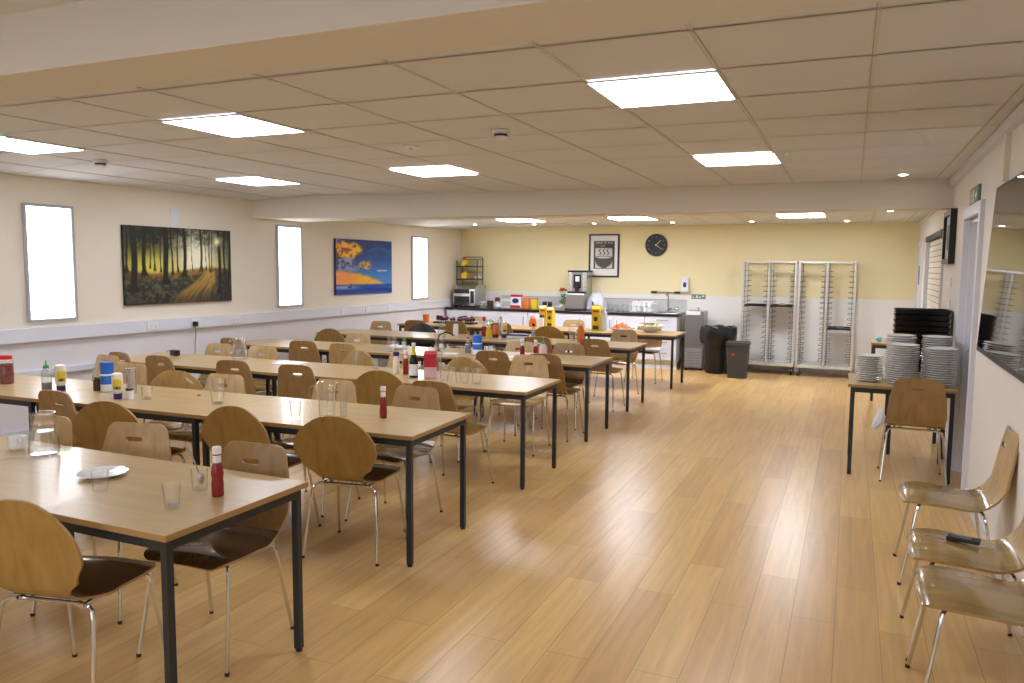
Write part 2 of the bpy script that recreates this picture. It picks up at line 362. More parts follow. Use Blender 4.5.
# ------------------------------------------------------------------ lights in the ceiling
def ceiling_panel(x, y, z, label, dif='panel_light', dx=.6, dy=.6):
    e = thing('ceiling_light', label, 'ceiling light', (x, y, z), 0, 'square ceiling light panels')
    b = MB(); f = .007
    b.box(0, dx, 0, f, -.010, .0); b.box(0, dx, dy - f, dy, -.010, .0); b.box(0, f, f, dy - f, -.010, .0); b.box(dx - f, dx, f, dy - f, -.010, .0); b.build('frame', M['white_plastic'], e)
    b = MB(); b.box(f, dx - f, f, dy - f, -.0108, -.001); b.build('diffuser', M[dif], e)
    return e
ceiling_panel(-1.177, 3.565, ZN, 'square lit ceiling panel, largest and nearest, right of centre')
ceiling_panel(-1.165, 6.17, ZN, 'square lit ceiling panel, second nearest in the right-hand line')
ceiling_panel(-3.87, 3.575, ZN, 'square lit ceiling panel, left of centre, nearest of the middle line')
ceiling_panel(-3.83, 6.05, ZN, 'square lit ceiling panel at centre, in front of the white far beam')
ceiling_panel(-5.98, 6.18, ZN, 'square lit ceiling panel above and between the forest picture and second window')
ceiling_panel(-5.98, 3.64, ZN, 'square lit ceiling panel at the far left edge, above the nearest window')
for x, lb in ((-5.05, 'left'), (-3.28, 'middle'), (-0.96, 'right')):
    ceiling_panel(x, 11.0, ZF, 'square lit ceiling panel beyond the white beam, %s of the far three' % lb, 'panel_light_far')
def downlight(x, y, z, label):
    e = thing('downlight', label, 'downlight', (x, y, z), 0, 'small round downlights')
    b = MB(); b.lathe([(.033, -.001), (.048, -.004), (.05, 0), (.033, 0)], 16); b.build('bezel', M['white_plastic'], e)
    b = MB(); b.lathe([(0, -.002), (.033, -.002)], 16); b.build('lens', M['down_light'], e)
downlight(0.39, 8.05, ZN, 'small round downlight just before the right end of the far beam')
for i, (x, y, lb) in enumerate([(.28, 9.55, 'nearer of the two close by the shutter'), (.40, 10.75, 'farther of the two close by the shutter'), (-.1, 12.75, 'rightmost along the back wall, left of the shutter'), (-1.45, 12.6, 'along the back wall above the tray racks'),
     (-2.65, 12.5, 'along the back wall, right of the clock'), (-3.95, 12.5, 'along the back wall above the framed bowl poster'), (-5.0, 12.45, 'along the back wall, left of the poster'), (-6.05, 12.3, 'along the back wall nearest the left corner')]):
    downlight(x, y, ZF, 'small round downlight, ' + lb)
def smoke(x, y, z, label, s=1.0):
    e = thing('smoke_detector', label, 'smoke detector', (x, y, z))
    b = MB(); b.lathe([(0, 0), (.055 * s, 0), (.055 * s, -.018 * s), (.045 * s, -.022 * s)], 20); b.build('base', M['white_plastic'], e)
    b = MB(); b.lathe([(.038 * s, -.022 * s), (.042 * s, -.045 * s), (.03 * s, -.056 * s), (0, -.058 * s)], 20); b.build('sensor_head', M['white_plastic'], e)
    b = MB(); b.lathe([(.043 * s, -.026 * s), (.0445 * s, -.038 * s)], 20); b.build('vent_slots', M['dark_steel'], e)
smoke(-2.09, 4.62, ZN, 'white smoke detector on the near ceiling left of the biggest light panel')
smoke(-5.85, 4.75, ZN, 'white smoke detector on the ceiling above the forest picture')
smoke(-4.97, 9.45, ZF, 'white smoke detector behind the far beam, left of centre')
e = thing('ceiling_sensor', 'flat round white sensor disc in the ceiling beside the smoke detector', 'sensor', (-2.98, 5.0, ZN)); b = MB(); b.lathe([(0, -.012), (.045, -.012), (.06, 0)], 20); b.build('disc', M['white_plastic'], e); b = MB(); b.lathe([(0, -.02), (.015, -.018), (.018, -.012)], 12); b.build('lens', M['grey_frame'], e)
e = thing('ceiling_sensor', 'small dark sensor on the far ceiling above the clock', 'sensor', (-1.75, 9.7, ZF)); b = MB(); b.lathe([(0, -.03), (.04, -.025), (.055, 0)], 16); b.build('disc', M['dark_steel'], e); b = MB(); b.lathe([(0, -.036), (.012, -.03)], 10); b.build('lens', M['black'], e)
for x, y, z, lb in ((-.49, 6.3, ZN, 'beside the second panel'), (-.30, 11.2, ZF, 'beside the far right panel'), (-5.3, 3.55, ZN, 'beside the far left panel')):
    b = MB(); b.lathe([(0, -.006), (.008, -.005), (.010, 0)], 10); tag(b.build('indicator_lamp', M['led_green'], None, (x, y, z)), 'tiny green indicator lamp in the ceiling ' + lb, 'indicator', 'green ceiling indicators')

# ------------------------------------------------------------------ chairs
def bez(P, n):
    """Catmull-Rom through P"""
    Q = [2 * Vector(P[0]) - Vector(P[1])] + [Vector(p) for p in P] + [2 * Vector(P[-1]) - Vector(P[-2])]; out = []
    for i in range(1, len(Q) - 2):
        for k in range(n):
            t = k / n; a, b_, c, d = Q[i - 1:i + 3]
            out.append(0.5 * ((2 * b_) + (c - a) * t + (2 * a - 5 * b_ + 4 * c - d) * t * t + (3 * b_ - a - 3 * c + d) * t ** 3))
    out.append(Vector(P[-1])); return out
def interp(tab, x):
    if x <= tab[0][0]: return tab[0][1]
    for (a, u), (b_, v) in zip(tab, tab[1:]):
        if x <= b_:
            t = (x - a) / (b_ - a); t = t * t * (3 - 2 * t); return u + (v - u) * t
    return tab[-1][1]

PROF = [(.225, .432), (.20, .450), (.13, .457), (.02, .450), (-.09, .440), (-.155, .446), (-.193, .475), (-.212, .53), (-.228, .62), (-.247, .72), (-.270, .835)]
def shell(kind):
    """moulded plywood shell: returns rows of (centre point, half width) along the profile"""
    pts = bez([(0, y, z) for y, z in PROF], 12)
    s = [0.0]
    for a, b_ in zip(pts, pts[1:]): s.append(s[-1] + (b_ - a).length)
    S = s[-1]
    def at(t):
        t = max(0, min(S, t))
        for i in range(len(s) - 1):
            if t <= s[i + 1]:
                u = (t - s[i]) / (s[i + 1] - s[i]); return pts[i].lerp(pts[i + 1], u), (pts[i + 1] - pts[i]).normalized()
        return pts[-1], (pts[-1] - pts[-2]).normalized()
    sb = next(s[i] for i in range(len(pts)) if pts[i].z > .462 and pts[i].y < -.16)   # arc length at the bend
    if kind == 'slot':
        wtab = [(0, .20), (.12, .225), (.28, .218), (sb - .04, .196), (sb + .03, .200), (sb + .10, .207), (S - .20, .199), (S, .166)]
        rf, rt = .05, .05
    else:
        wtab = [(0, .195), (.12, .215), (.28, .195), (sb - .05, .14), (sb, .12), (sb + .035, .145), (sb + .10, .208), (sb + .19, .250), (S - .15, .242), (S, .205)]
        rf, rt = .06, .165
    def hw(t):
        w = interp(wtab, t)
        if t < rf: d = rf - t; w = w - rf + math.sqrt(max(0, rf * rf - d * d))
        if S - t < rt: d = rt - (S - t); w = w - rt + math.sqrt(max(0, rt * rt - d * d))
        return max(w, .02)
    rows = []
    ts = [rf * (1 - math.cos(PI / 2 * i / 5)) for i in range(5)]
    zs = S - .085                      # slot centre
    mid = [rf + (S - rt - rf) * i / 26 for i in range(27)]
    ts += mid + [S - rt + rt * math.sin(PI / 2 * i / 6) for i in range(1, 7)]
    if kind == 'slot':
        ts = [t for t in ts if abs(t - zs) > .022] + [zs - .012, zs, zs + .012]
    ts.sort()
    ts = [t for t in ts if abs(t - sb) > .008] + [sb]; ts.sort()
    return at, hw, ts, sb, zs, S

def chair_shell(kind, back_mat, seat_mat, root):
    at, hw, ts, sb, zs, S = shell(kind)
    th = .011
    fr = [-1, -.93, -.78, -.56, -.3, 0, .3, .56, .78, .93, 1]
    def surf(t, x, w):
        p, d = at(t); n = Vector((0, d.z, -d.y)) * -1   # towards the sitter
        u = x / max(w, .05)
        if t > sb: k = .028 * min(1, (t - sb) / .1)
        else: k = .012 * min(1, (sb - t) / .08)
        q = Vector((x, p.y, p.z)) + n * (k * u * u * abs(w) / .2)
        return q, n
    for part in ('seat', 'backrest'):
        T = [t for t in ts if (t <= sb + 1e-6 if part == 'seat' else t >= sb - 1e-6)]
        bm = bmesh.new(); top = []; bot = []; slotf = []
        for t in T:
            w = hw(t)
            if kind == 'slot' and part == 'backrest': xsx = [-w, -.9 * w, -.5 * (w + .050), -.050, -.039, 0, .039, .050, .5 * (w + .050), .9 * w, w]
            else: xsx = [f * w for f in fr]
            ra = []; rb = []
            for x in xsx:
                q, n = surf(t, x, w); ra.append(bm.verts.new(q)); rb.append(bm.verts.new(q - n * th))
            top.append(ra); bot.append(rb)
        m = len(fr)
        def F(vs, mi, sm=True):
            try:
                f = bm.faces.new(vs); f.material_index = mi; f.smooth = sm
            except ValueError: pass
        hole = set()
        if kind == 'slot' and part == 'backrest':
            ks = min(range(len(T)), key=lambda i: abs(T[i] - zs))
            hole = {(r, c) for r in (ks - 1, ks) for c in (3, 4, 5, 6)}
        for r in range(len(T) - 1):
            for c in range(m - 1):
                if (r, c) in hole: continue
                F([top[r][c], top[r][c + 1], top[r + 1][c + 1], top[r + 1][c]], 0)
                F([bot[r][c], bot[r + 1][c], bot[r + 1][c + 1], bot[r][c + 1]], 0)
            for c, rev in ((0, 0), (m - 1, 1)):
                q = [top[r][c], top[r + 1][c], bot[r + 1][c], bot[r][c]]; F(q[::-1] if rev else q, 1)
        r_end = 0 if part == 'seat' else len(T) - 1
        for c in range(m - 1): F([top[r_end][c], top[r_end][c + 1], bot[r_end][c + 1], bot[r_end][c]], 1)
        if hole:
            k = ks
            for c0, c1 in ((3, 4), (7, 6)):           # clipped corners
                for kk in (k - 1, k + 1):
                    for L in (top, bot): F([L[kk][c0], L[k][c0], L[kk][c1]], 0)
            loop = [(k - 1, 4), (k - 1, 5), (k - 1, 6), (k, 7), (k + 1, 6), (k + 1, 5), (k + 1, 4), (k, 3)]
            for (a, b_), (c, d) in zip(loop, loop[1:] + loop[:1]): F([top[a][b_], top[c][d], bot[c][d], bot[a][b_]], 1)
        bmesh.ops.recalc_face_normals(bm, faces=bm.faces[:])
        me = bpy.data.meshes.new(part); bm.to_mesh(me); bm.free(); me.set_sharp_from_angle(angle=math.radians(50))
        me.materials.append(seat_mat if part == 'seat' else back_mat); me.materials.append(M['ply_edge'])
        o = bpy.data.objects.new(part, me); COL.objects.link(o); o.parent = root

def make_chair(kind, back_mat, seat_mat):
    root = thing('plywood_chair', '', 'chair')
    chair_shell(kind, back_mat, seat_mat, root)
    b = MB(); r = .0085
    b.tube([(-.15, .13, .428), (.15, .13, .428)], r); b.tube([(-.14, -.13, .418), (.14, -.13, .418)], r)
    for sx in (-1, 1):
        b.tube([(sx * .145, .15, .428), (sx * .14, -.15, .418)], r)
    for sx in (-1, 1):
        for y, z in ((.10, .428), (-.10, .419)): b.lathe([(0, z + .0185), (.016, z + .0185), (.016, z), (0, z)], 10, c=(sx * .10, y))
    b.build('seat_frame', M['chrome'], root)
    for sx in (-1, 1):
        for fy in (1, -1):
            z0 = .428 if fy > 0 else .418
            x0, y0 = .12, fy * .13
            P = [(sx * x0, y0, z0), (sx * .165, fy * .142, z0), (sx * .186, fy * .152, z0 - .012), (sx * .196, fy * .160, z0 - .045), (sx * .210, fy * .184, .22), (sx * .226, fy * .220, .012)]
            b = MB(); b.tube(P, r); b.mi = 1; b.lathe([(0, 0), (.0095, 0), (.0098, .013), (.009, .014)], 10, c=(sx * .2268, fy * .2213))
            b.build('leg', [M['chrome'], M['black']], root)
    return root
protos = {'S': make_chair('slot', M['ply'], M['ply_seat']), 'B': make_chair('slot', M['ply_brown'], M['ply_seat']), 'D': make_chair('slot', M['ply_brown'], M['ply_shaded']),
          'R': make_chair('round', M['ply_olive'], M['ply_shaded']), 'G': make_chair('round', M['ply_olive'], M['ply_seat']), 'K': make_chair('round', M['black'], M['black'])}
used = set()
ROWF = [1.88, 3.54, 5.233, 6.955, 8.67, 10.58]
def chair(kind, x, ty, face, label, rot=0.0, group='plywood chairs at the dining tables'):
    """x, ty: where the top of the backrest stands; face 'N' looks away from the camera, 'F' looks towards it, else an angle"""
    a = {'N': 0.0, 'F': PI}.get(face, face) + rot if isinstance(face, str) else face
    if kind in used: o = copy_tree(protos[kind])
    else: o = protos[kind]; used.add(kind)
    if face == 'N':
        for yf in ROWF:
            if yf - .07 < ty < yf + .3: ty = yf - .07
    o['label'] = label; o['group'] = group
    off = Matrix.Rotation(a, 3, 'Z') @ Vector((0, .26, 0))
    o.location = (x + off.x, ty + off.y, 0); o.rotation_euler = (0, 0, a)
    return o
RD = math.radians
sl = 'slot-backed plywood chair'; rd = 'round-backed plywood chair'
# front row
chair('R', -2.615, 1.74, 'N', rd + ' in the left foreground, back to us at the front table', RD(12))
chair('D', -2.50, 2.77, 'F', sl + ' with shade-darkened seat at the aisle end of the front table, facing us', RD(4))
chair('S', -3.36, 2.87, 'F', sl + ' behind the front table, right of the glass carafe', RD(14))
chair('S', -3.96, 2.83, 'F', sl + ' directly behind the front table glass carafe', RD(-6))
# second row, near side
chair('B', -4.66, 3.40, 'N', sl + ' at the second row, leftmost with its back to us, above the carafe', RD(-4))
chair('R', -4.05, 3.27, 'N', rd + ' at the second row, leftmost round one with its back to us', RD(10))
chair('R', -3.255, 3.50, 'N', rd + ' at the second row, in front of the tall glass', RD(1))
chair('R', -2.555, 3.47, 'N', rd + ' at the second row, back to us in front of the glass pitcher', RD(9))
# second row, far side
chair('S', -6.13, 4.95, 'F', sl + ' beyond the second row, behind the tall blue tub', RD(-8))
chair('S', -5.45, 4.62, 'F', sl + ' beyond the second row, low behind the wall-end table')
chair('G', -4.77, 4.45, 'F', rd + ' on the far side of the second row, right of the small glass', RD(10))
chair('S', -4.285, 4.46, 'F', sl + ' on the far side of the second row, behind the tall tumbler', RD(3))
chair('S', -3.375, 4.58, 'F', sl + ' on the far side of the second row, behind the glass pitcher', RD(2))
chair('D', -2.70, 4.58, 'F', sl + ' on the far side of the second row, nearest the aisle', RD(-2))
# third row, near side
chair('B', -6.19, 5.24, 'N', sl + ' at the wall end of the third row, back to us, half hidden', RD(-10))
chair('B', -5.66, 5.13, 'N', sl + ' at the third row, back to us, second from the wall', RD(-3))
chair('B', -4.84, 5.25, 'N', sl + ' at the third row, back to us, third from the wall', RD(3))
chair('B', -4.17, 5.28, 'N', 'brown slot-backed plywood chair at the third row, back to us, fourth from the wall', RD(2))
chair('R', -3.365, 5.22, 'N', rd + ' at the third row, back to us, behind the red ketchup bottle', RD(6))
chair('B', -2.72, 4.86, 'N', sl + ' pulled out from the third row, back to back with a pale chair', RD(-5))
# third row, far side
chair('S', -6.02, 6.20, 'F', sl + ' on the far side of the third row, closest to the left wall')
chair('S', -5.43, 6.18, 'F', sl + ' on the far side of the third row, behind the water jug', RD(4))
chair('G', -4.36, 6.31, 'F', rd + ' beyond the third row, half hidden by a pale chair', RD(-14))
chair('S', -3.86, 6.28, 'F', sl + ' on the far side of the third row, behind the purple-capped mayonnaise', RD(-14))
chair('G', -3.18, 6.27, 'F', rd + ' beyond the third row, behind the cluster of four glasses', RD(-4))
chair('S', -2.735, 6.72, 'F', sl + ' pulled out at the aisle end of the third row, facing us', RD(2))
# fourth row
chair('B', -6.33, 6.74, 'N', 'dark brown slot-backed plywood chair by the left wall at the fourth row', RD(-5))
chair('B', -5.45, 6.87, 'N', sl + ' at the fourth row, back to us, second from the wall', RD(4))
chair('S', -4.88, 6.80, 'N', sl + ' at the fourth row, back to us, third from the wall', RD(-4))
chair('S', -4.62, 6.55, 'F', sl + ' in the gap before the fourth row, facing us, half hidden by others', RD(5)) if False else None
chair('B', -3.185, 6.95, 'N', sl + ' at the fourth row, back to us, second from the aisle', RD(2))
chair('B', -2.64, 6.93, 'N', sl + ' at the fourth row, back to us, nearest the aisle', RD(-2))
chair('S', -5.48, 7.92, 'F', sl + ' on the far side of the fourth row, farthest from the aisle', RD(2))
chair('S', -3.33, 7.90, 'F', sl + ' on the far side of the fourth row, second from the aisle', RD(-3))
chair('D', -2.77, 7.93, 'F', sl + ' on the far side of the fourth row, nearest the aisle', RD(3))
# fifth row
chair('R', -6.19, 8.34, 'N', rd + ' by the left wall at the fifth row, back to us')
chair('B', -3.38, 8.56, 'N', sl + ' at the fifth row, back to us, second from the aisle', RD(3))
chair('B', -2.685, 8.62, 'N', sl + ' at the fifth row, back to us, nearest the aisle', RD(-2))
chair('S', -6.40, 9.85, 'F', sl + ' on the far side of the fifth row, under the sunset picture')
chair('K', -5.62, 9.72, 'F', 'black curved-back chair on the far side of the fifth row')
chair('S', -2.735, 10.05, 'F', sl + ' with shiny seat pulled out beyond the fifth row at the aisle end', RD(-3))
# back row
chair('B', -6.05, 10.28, 'N', sl + ' at the back row nearest the left wall, back to us', RD(5))
chair('B', -5.43, 10.42, 'N', sl + ' at the back row, back to us, right of the black chair', RD(-3))
chair('B', -4.68, 10.42, 'N', sl + ' at the back row, back to us, rightmost of three slotted ones', RD(-4))
chair('R', -3.86, 10.18, 'N', 'golden round-backed plywood chair at the back row, in front of yellow cartons', RD(14))
chair('S', -5.62, 11.52, 'F', sl + ' on the counter side of the back row, left of centre')
chair('S', -3.97, 11.60, 'F', sl + ' on the counter side of the back row, right of the yellow cartons')
chair('D', -2.74, 11.47, 'F', 'dark slot-backed plywood chair on the counter side of the back row, under the bowl')
# right side of the room
wg = 'plywood chairs along the right wall'
chair('B', 0.505, 6.62, 'N', sl + ' in front of the plate table, back to us', 0, wg)
ch1 = chair('S', 0.785, 4.70, PI / 2, sl + ' against the right wall, farthest of the three', 0, wg)
chair('S', 0.775, 3.81, PI / 2, sl + ' against the right wall with a black handset on its seat', 0, wg)
chair('S', 0.77, 3.30, PI / 2, sl + ' against the right wall, nearest of the three, worn seat', 0, wg)
for k, p in protos.items():
    if k not in used: raise SystemExit('unused chair kind ' + k)

# ------------------------------------------------------------------ dining tables
TT = 0.74
def make_table(L, D=.75):
    """origin at the front right corner on the floor; extends to -x and +y"""
    e = thing('dining_table', '', 'table'); b = MB()
    b.box(-L, 0, 0, D, TT - .024, TT, bev=.002); b.mi = 1
    for f in b.bm.faces:
        if abs(f.normal.z) < .5: f.material_index = 1
    b.bm.normal_update()
    for f in b.bm.faces: f.material_index = 0 if f.normal.z > .7 else 1
    b.build('tabletop', [M['table'], M['table_edge']], e)
    i, t, h = .022, .03, .04; z1 = TT - .0245; b = MB()
    b.box(-L + i + t, -i - t, i, i + .024, z1 - h, z1); b.box(-L + i + t, -i - t, D - i - .024, D - i, z1 - h, z1)
    b.box(-L + i, -L + i + .024, i + t, D - i - t, z1 - h, z1); b.box(-i - .024, -i, i + t, D - i - t, z1 - h, z1)
    b.build('frame', M['dark_steel'], e)
    for x in (-i - t, -L + i):
        for y in (i, D - i - t):
            b = MB(); b.box(x, x + t, y, y + t, .012, z1, bev=.002); l = b.build('leg', M['dark_steel'], e)
            b = MB(); b.lathe([(0, 0), (.015, 0), (.015, .012), (0, .012)], 10, c=(x + t / 2, y + t / 2)); b.build('foot_cap', M['black'], l)
    return e
def place_table(x, y, L, rot, label):
    t = make_table(L); t.location = (x, y, 0); t.rotation_euler = (0, 0, RD(rot)); t['label'] = label; t['group'] = 'beech dining tables in rows'
rows = [(-2.083, 1.882, -.6, 'front', 2), (-2.130, 3.578, 1.5, 'second', 3), (-2.150, 5.233, 0, 'third', 3), (-2.212, 6.955, 0, 'fourth', 3), (-2.268, 8.648, -.8, 'fifth', 3), (-2.165, 10.56, -.8, 'back', 3)]
for x, y, r, nm, n in rows:
    L = 1.5 if nm == 'front' else (1.44 if nm in ('second',) else 1.46)
    for k in range(n):
        place_table(x, y, 1.5 if k == 0 else L, r, 'beech-topped table with charcoal legs, %s of the %s row' % (['aisle end', 'middle one' if n == 3 else 'left one', 'wall end'][k], nm))
        d = (1.5 if k == 0 else L) + .004; x -= d * math.cos(RD(r)); y -= d * math.sin(RD(r))
t = make_table(.78); t.location = (.795, 6.77, 0); t['label'] = 'small beech table by the right wall carrying the plate stacks'
t['group'] = 'side tables by the right wall'
t = make_table(.50); t.location = (.835, 7.66, 0); t['label'] = 'small table by the right wall directly behind the plate table'; t['group'] = 'side tables by the right wall'
t = make_table(.60); t.location = (.865, 10.75, 0); t['label'] = 'small far table by the right wall with a blue cloth on it'
t['group'] = 'side tables by the right wall'
TI = TT + .0006
# ------------------------------------------------------------------ small tableware and condiments
def bottle(name, label, cat, x, y, z, parts, rot=0.0, group=None, seg=18):
    """parts: (part name, lathe profile, material[, own label])"""
    e = thing(name, label, cat, (x, y, z), rot, group)
    for p in parts:
        b = MB(); b.lathe(p[1], seg); o = b.build(p[0], p[2], e)
        if len(p) > 3: o['label'] = p[3]
    return e
def tumbler(x, y, z, label, h=.10, r0=.028, r1=.036, fill=0, group=None, flip=False):
    e = thing('tumbler', label, 'glass', (x, y, z), 0, group); t = .0025; b = MB()
    pr = [(0, 0), (r0, 0), (r1, h), (r1 - t, h), (r0 - t, .012), (0, .012)]
    if flip: pr = [(r, h - q) for r, q in pr]
    b.lathe(pr, 18); b.build('cup', M['glass'], e)
    if fill: b = MB(); b.lathe([(0, .0125), (r0 - t - .0005, .0125), (r0 - t + (r1 - r0) * fill / h - .0005, fill), (0, fill)], 18); b.build('water', M['water'], e)
    return e
def jug(x, y, z, label, prof, hz, rot=0.0, fill=0.0, name='water_jug', hs=1):
    e = thing(name, label, 'jug', (x, y, z), rot); t = .003; b = MB()
    inner = [(max(r - t, 0), q + (.008 if i == 0 else 0)) for i, (r, q) in enumerate(prof)]
    b.lathe([(0, 0)] + prof + inner[::-1] + [(0, .008)], 22); b.build('body', M['glass'], e)
    if hz:
        r0, r1 = interp(prof and [(q, r) for r, q in prof], hz[0]), interp([(q, r) for r, q in prof], hz[1]); b = MB()
        d = .05
        b.tube([(-r1 + .004, 0, hz[1]), (-r1 - d * .8, 0, hz[1] - .004), (-max(r0, r1) - d, 0, hz[1] - .03), (-max(r0, r1) - d, 0, (hz[0] + hz[1]) / 2), (-max(r0, r1) - d * .75, 0, hz[0] + .012), (-r0 + .004, 0, hz[0])], .007); b.build('handle', M['glass'], e)
    if fill:
        q = [(0, .0085)] + [(r - t - .001, max(w, .0085)) for r, w in prof if w < fill] + [(interp([(w, r) for r, w in prof], fill) - t - .001, fill), (0, fill)]
        b = MB(); b.lathe(q, 22); b.build('water', M['water'], e)
    return e
def ketchup(x, y, label, h=.19, rot=0.0, z=TI):
    k = h / .19
    return bottle('ketchup_bottle', label, 'ketchup bottle', x, y, z, [
        ('body', [(0, 0), (.021 * k, 0), (.023 * k, .006 * k), (.0235 * k, .05 * k), (.021 * k, .068 * k), (.0235 * k, .088 * k), (.020 * k, .112 * k), (.0145 * k, .128 * k), (.0145 * k, .132 * k), (0, .132 * k)], M['red']),
        ('neck_label', [(.0148 * k, .13 * k), (.0152 * k, .132 * k), (.0152 * k, .158 * k), (.0145 * k, .16 * k), (0, .16 * k)], M['paper']), ('collar', [(.0155 * k, .1585 * k), (.0158 * k, .16 * k), (.0158 * k, .163 * k), (0, .163 * k)], M['red']),
        ('cap', [(.016 * k, .163 * k), (.017 * k, .165 * k), (.017 * k, .186 * k), (.0155 * k, .19 * k), (0, .19 * k)], M['white_cap'], 'white screw cap')], rot)
def mayo(x, y, label, h=.17, rot=0.0, z=TI):
    k = h / .17
    e = bottle('mayonnaise_bottle', label, 'sauce bottle', x, y, z, [
        ('cap', [(0, 0), (.026 * k, 0), (.026 * k, .034 * k), (.022 * k, .036 * k), (0, .036 * k)], M['purple'], 'dark purple stand-up cap'),
        ('body', [(.020 * k, .036 * k), (.030 * k, .05 * k), (.034 * k, .09 * k), (.034 * k, .14 * k), (.030 * k, .164 * k), (.02 * k, .17 * k), (0, .17 * k)], M['cream'])], rot)
    for nm, zz, w, hh, mm in (('label', .1, .024, .030, M['yellow']), ('label_text_panel', .075, .02, .009, M['navy'])):
        b = MB(); pts = []
        for i in range(7):
            a = -PI / 2 + (i - 3) / 3 * w / .034; pts.append((math.cos(a) * .0352 * k, math.sin(a) * .0352 * k))
        for (p, q) in zip(pts, pts[1:]): b.poly([(p[0], p[1], (zz - hh) * k), (q[0], q[1], (zz - hh) * k), (q[0], q[1], (zz + hh) * k), (p[0], p[1], (zz + hh) * k)])
        b.build(nm, mm, e)
    return e
def shaker(x, y, label, bm_, cm, h=.085, r=.018, z=TI):
    return bottle('condiment_shaker', label, 'shaker', x, y, z, [('body', [(0, 0), (r, 0), (r, h * .75), (r * .9, h * .78), (0, h * .78)], bm_), ('cap', [(r * .95, h * .78), (r, h * .8), (r * .9, h), (0, h)], cm)])
def tub(x, y, label, h=.215, r=.046, z=TI):
    e = bottle('salt_tub', label, 'tub', x, y, z, [('body', [(0, 0), (r, 0), (r, h * .9), (0, h * .9)], M['blue']), ('base_band', [(r + .0006, .004), (r + .0008, .012), (r + .0008, .05), (r + .0006, .055)], M['white_cap']), ('lid', [(r, h * .9), (r + .001, h * .92), (r, h), (0, h)], M['blue']),
                                             ('label_band', [(r + .0006, h * .55), (r + .0008, h * .56), (r + .0008, h * .60), (r + .0006, h * .61)], M['paper'])])
    return e

# front table
JUG = [(.052, 0), (.066, .01), (.068, .035), (.061, .085), (.052, .13), (.050, .148), (.053, .153), (.050, .160), (.050, .185), (.055, .205)]
jug(-3.50, 2.47, TI, 'flared clear glass carafe of water at left on the front table', JUG, None, 0, .118, name='water_carafe')
e = thing('cup', 'small white china cup left of the glass carafe on the front table', 'cup', (-3.72, 2.49, TI), RD(-15)); b = MB(); b.lathe([(0, 0), (.03, 0), (.041, .012), (.044, .066), (.041, .066), (.037, .014), (0, .01)], 20); b.build('bowl', M['china'], e)
b = MB(); b.tube([(.041, -.004, .056), (.062, -.004, .054), (.066, -.004, .036), (.056, -.004, .022), (.040, -.004, .02)], .0045); b.build('handle', M['china'], e)
def plate(x, y, z, label, r=.105, group=None, m=None):
    e = MB(); e.lathe([(0, 0), (r * .55, 0), (r * .62, .004), (r, .015), (r, .018), (r * .62, .008), (r * .55, .006), (0, .005)], 28)
    return tag(e.build('plate', m or M['china'], None, (x, y, z)), label, 'plate', group)
plate(-2.93, 2.33, TI, 'white side plate with nothing but a rim gleam on the front table', .10)
tumbler(-2.755, 2.175, TI, 'squat clear tumbler in front of the white plate on the front table', .078, .029, .034)
tumbler(-2.306, 2.12, TI, 'clear tumbler nearest the camera on the front table', .092, .026, .035, .02)
tumbler(-2.395, 2.345, TI, 'clear glass holding a spoon beside the front ketchup bottle', .085, .03, .034)
e = thing('spoon', 'steel spoon standing in the glass by the front ketchup bottle', 'spoon', (-2.395, 2.345, TI + .0175), RD(-44)); b = MB()
b.ball((0, .006, .026), .0155, sq=(.3, 1, 1.55)); b.build('spoon_bowl', M['steel'], e); b = MB(); b.tube([(0, .001, .046), (0, -.012, .085), (.0, -.042, .165)], [.003, .003, .0055]); b.build('stem', M['steel'], e)
ketchup(-2.265, 2.31, 'red ketchup bottle with white cap on the front table', .198)
# second row
e = bottle('chilli_jar', 'red-lidded jar of chilli flakes at left end of the second row', 'jar', -5.85, 3.86, TI, [('contents', [(0, .004), (.047, .004), (.047, .15), (0, .155)], M['chilli']), ('body', [(0, 0), (.05, 0), (.051, .01), (.051, .16), (.04, .185), (.038, .19)], M['glass']), ('lid', [(.041, .186), (.044, .188), (.044, .213), (.04, .216), (0, .216)], M['red_cap'], 'red screw lid')])
bottle('hot_sauce_bottle', 'clear sauce bottle with green nozzle beside a cream sauce bottle, second row', 'sauce bottle', -5.25, 3.75, TI, [('contents', [(0, .004), (.031, .004), (.031, .065), (0, .065)], M['brown_sauce']), ('body', [(0, 0), (.034, 0), (.034, .13), (.02, .16), (.018, .165), (0, .165)], M['clear_plastic']), ('cap', [(.02, .165), (.021, .167), (.018, .185), (.006, .19), (.004, .22), (0, .221)], M['green'], 'green pointed nozzle cap')])
mayo(-5.17, 3.80, 'cream sauce bottle standing on purple cap beside the green-nozzled bottle', .19, RD(60))
tub(-4.86, 3.93, 'tall blue salt tub among the condiments on the second row', .212, .045)
mayo(-4.53, 3.74, 'white mayonnaise bottle with yellow label in front of the blue tub', .178, RD(46))
bottle('sauce_bottle', 'small dark brown sauce jar half hidden left of the blue tub', 'sauce bottle', -4.96, 3.93, TI, [('body', [(0, 0), (.03, 0), (.03, .07), (.02, .085), (0, .085)], M['brown_sauce']), ('lid', [(.022, .085), (.023, .1), (0, .102)], M['leaf'])])
bottle('foil_tube', 'tall foil-wrapped tube right of the white mayonnaise bottle', 'tube', -4.62, 3.93, TI, [('wrap', [(0, 0), (.032, 0), (.032, .16), (.034, .18), (.03, .185), (0, .18)], M['foil'])], seg=8)
shaker(-4.455, 3.77, 'small white and brown shaker between the mayonnaise and the small glass', M['white_cap'], M['brown_sauce'], .075, .026)
tumbler(-4.35, 3.82, TI, 'small clear tumbler right of the condiments on the second row', .085, .03, .037)
tumbler(-3.785, 3.88, TI, 'large tall tumbler of water standing alone on the second row', .165, .036, .056, .085)
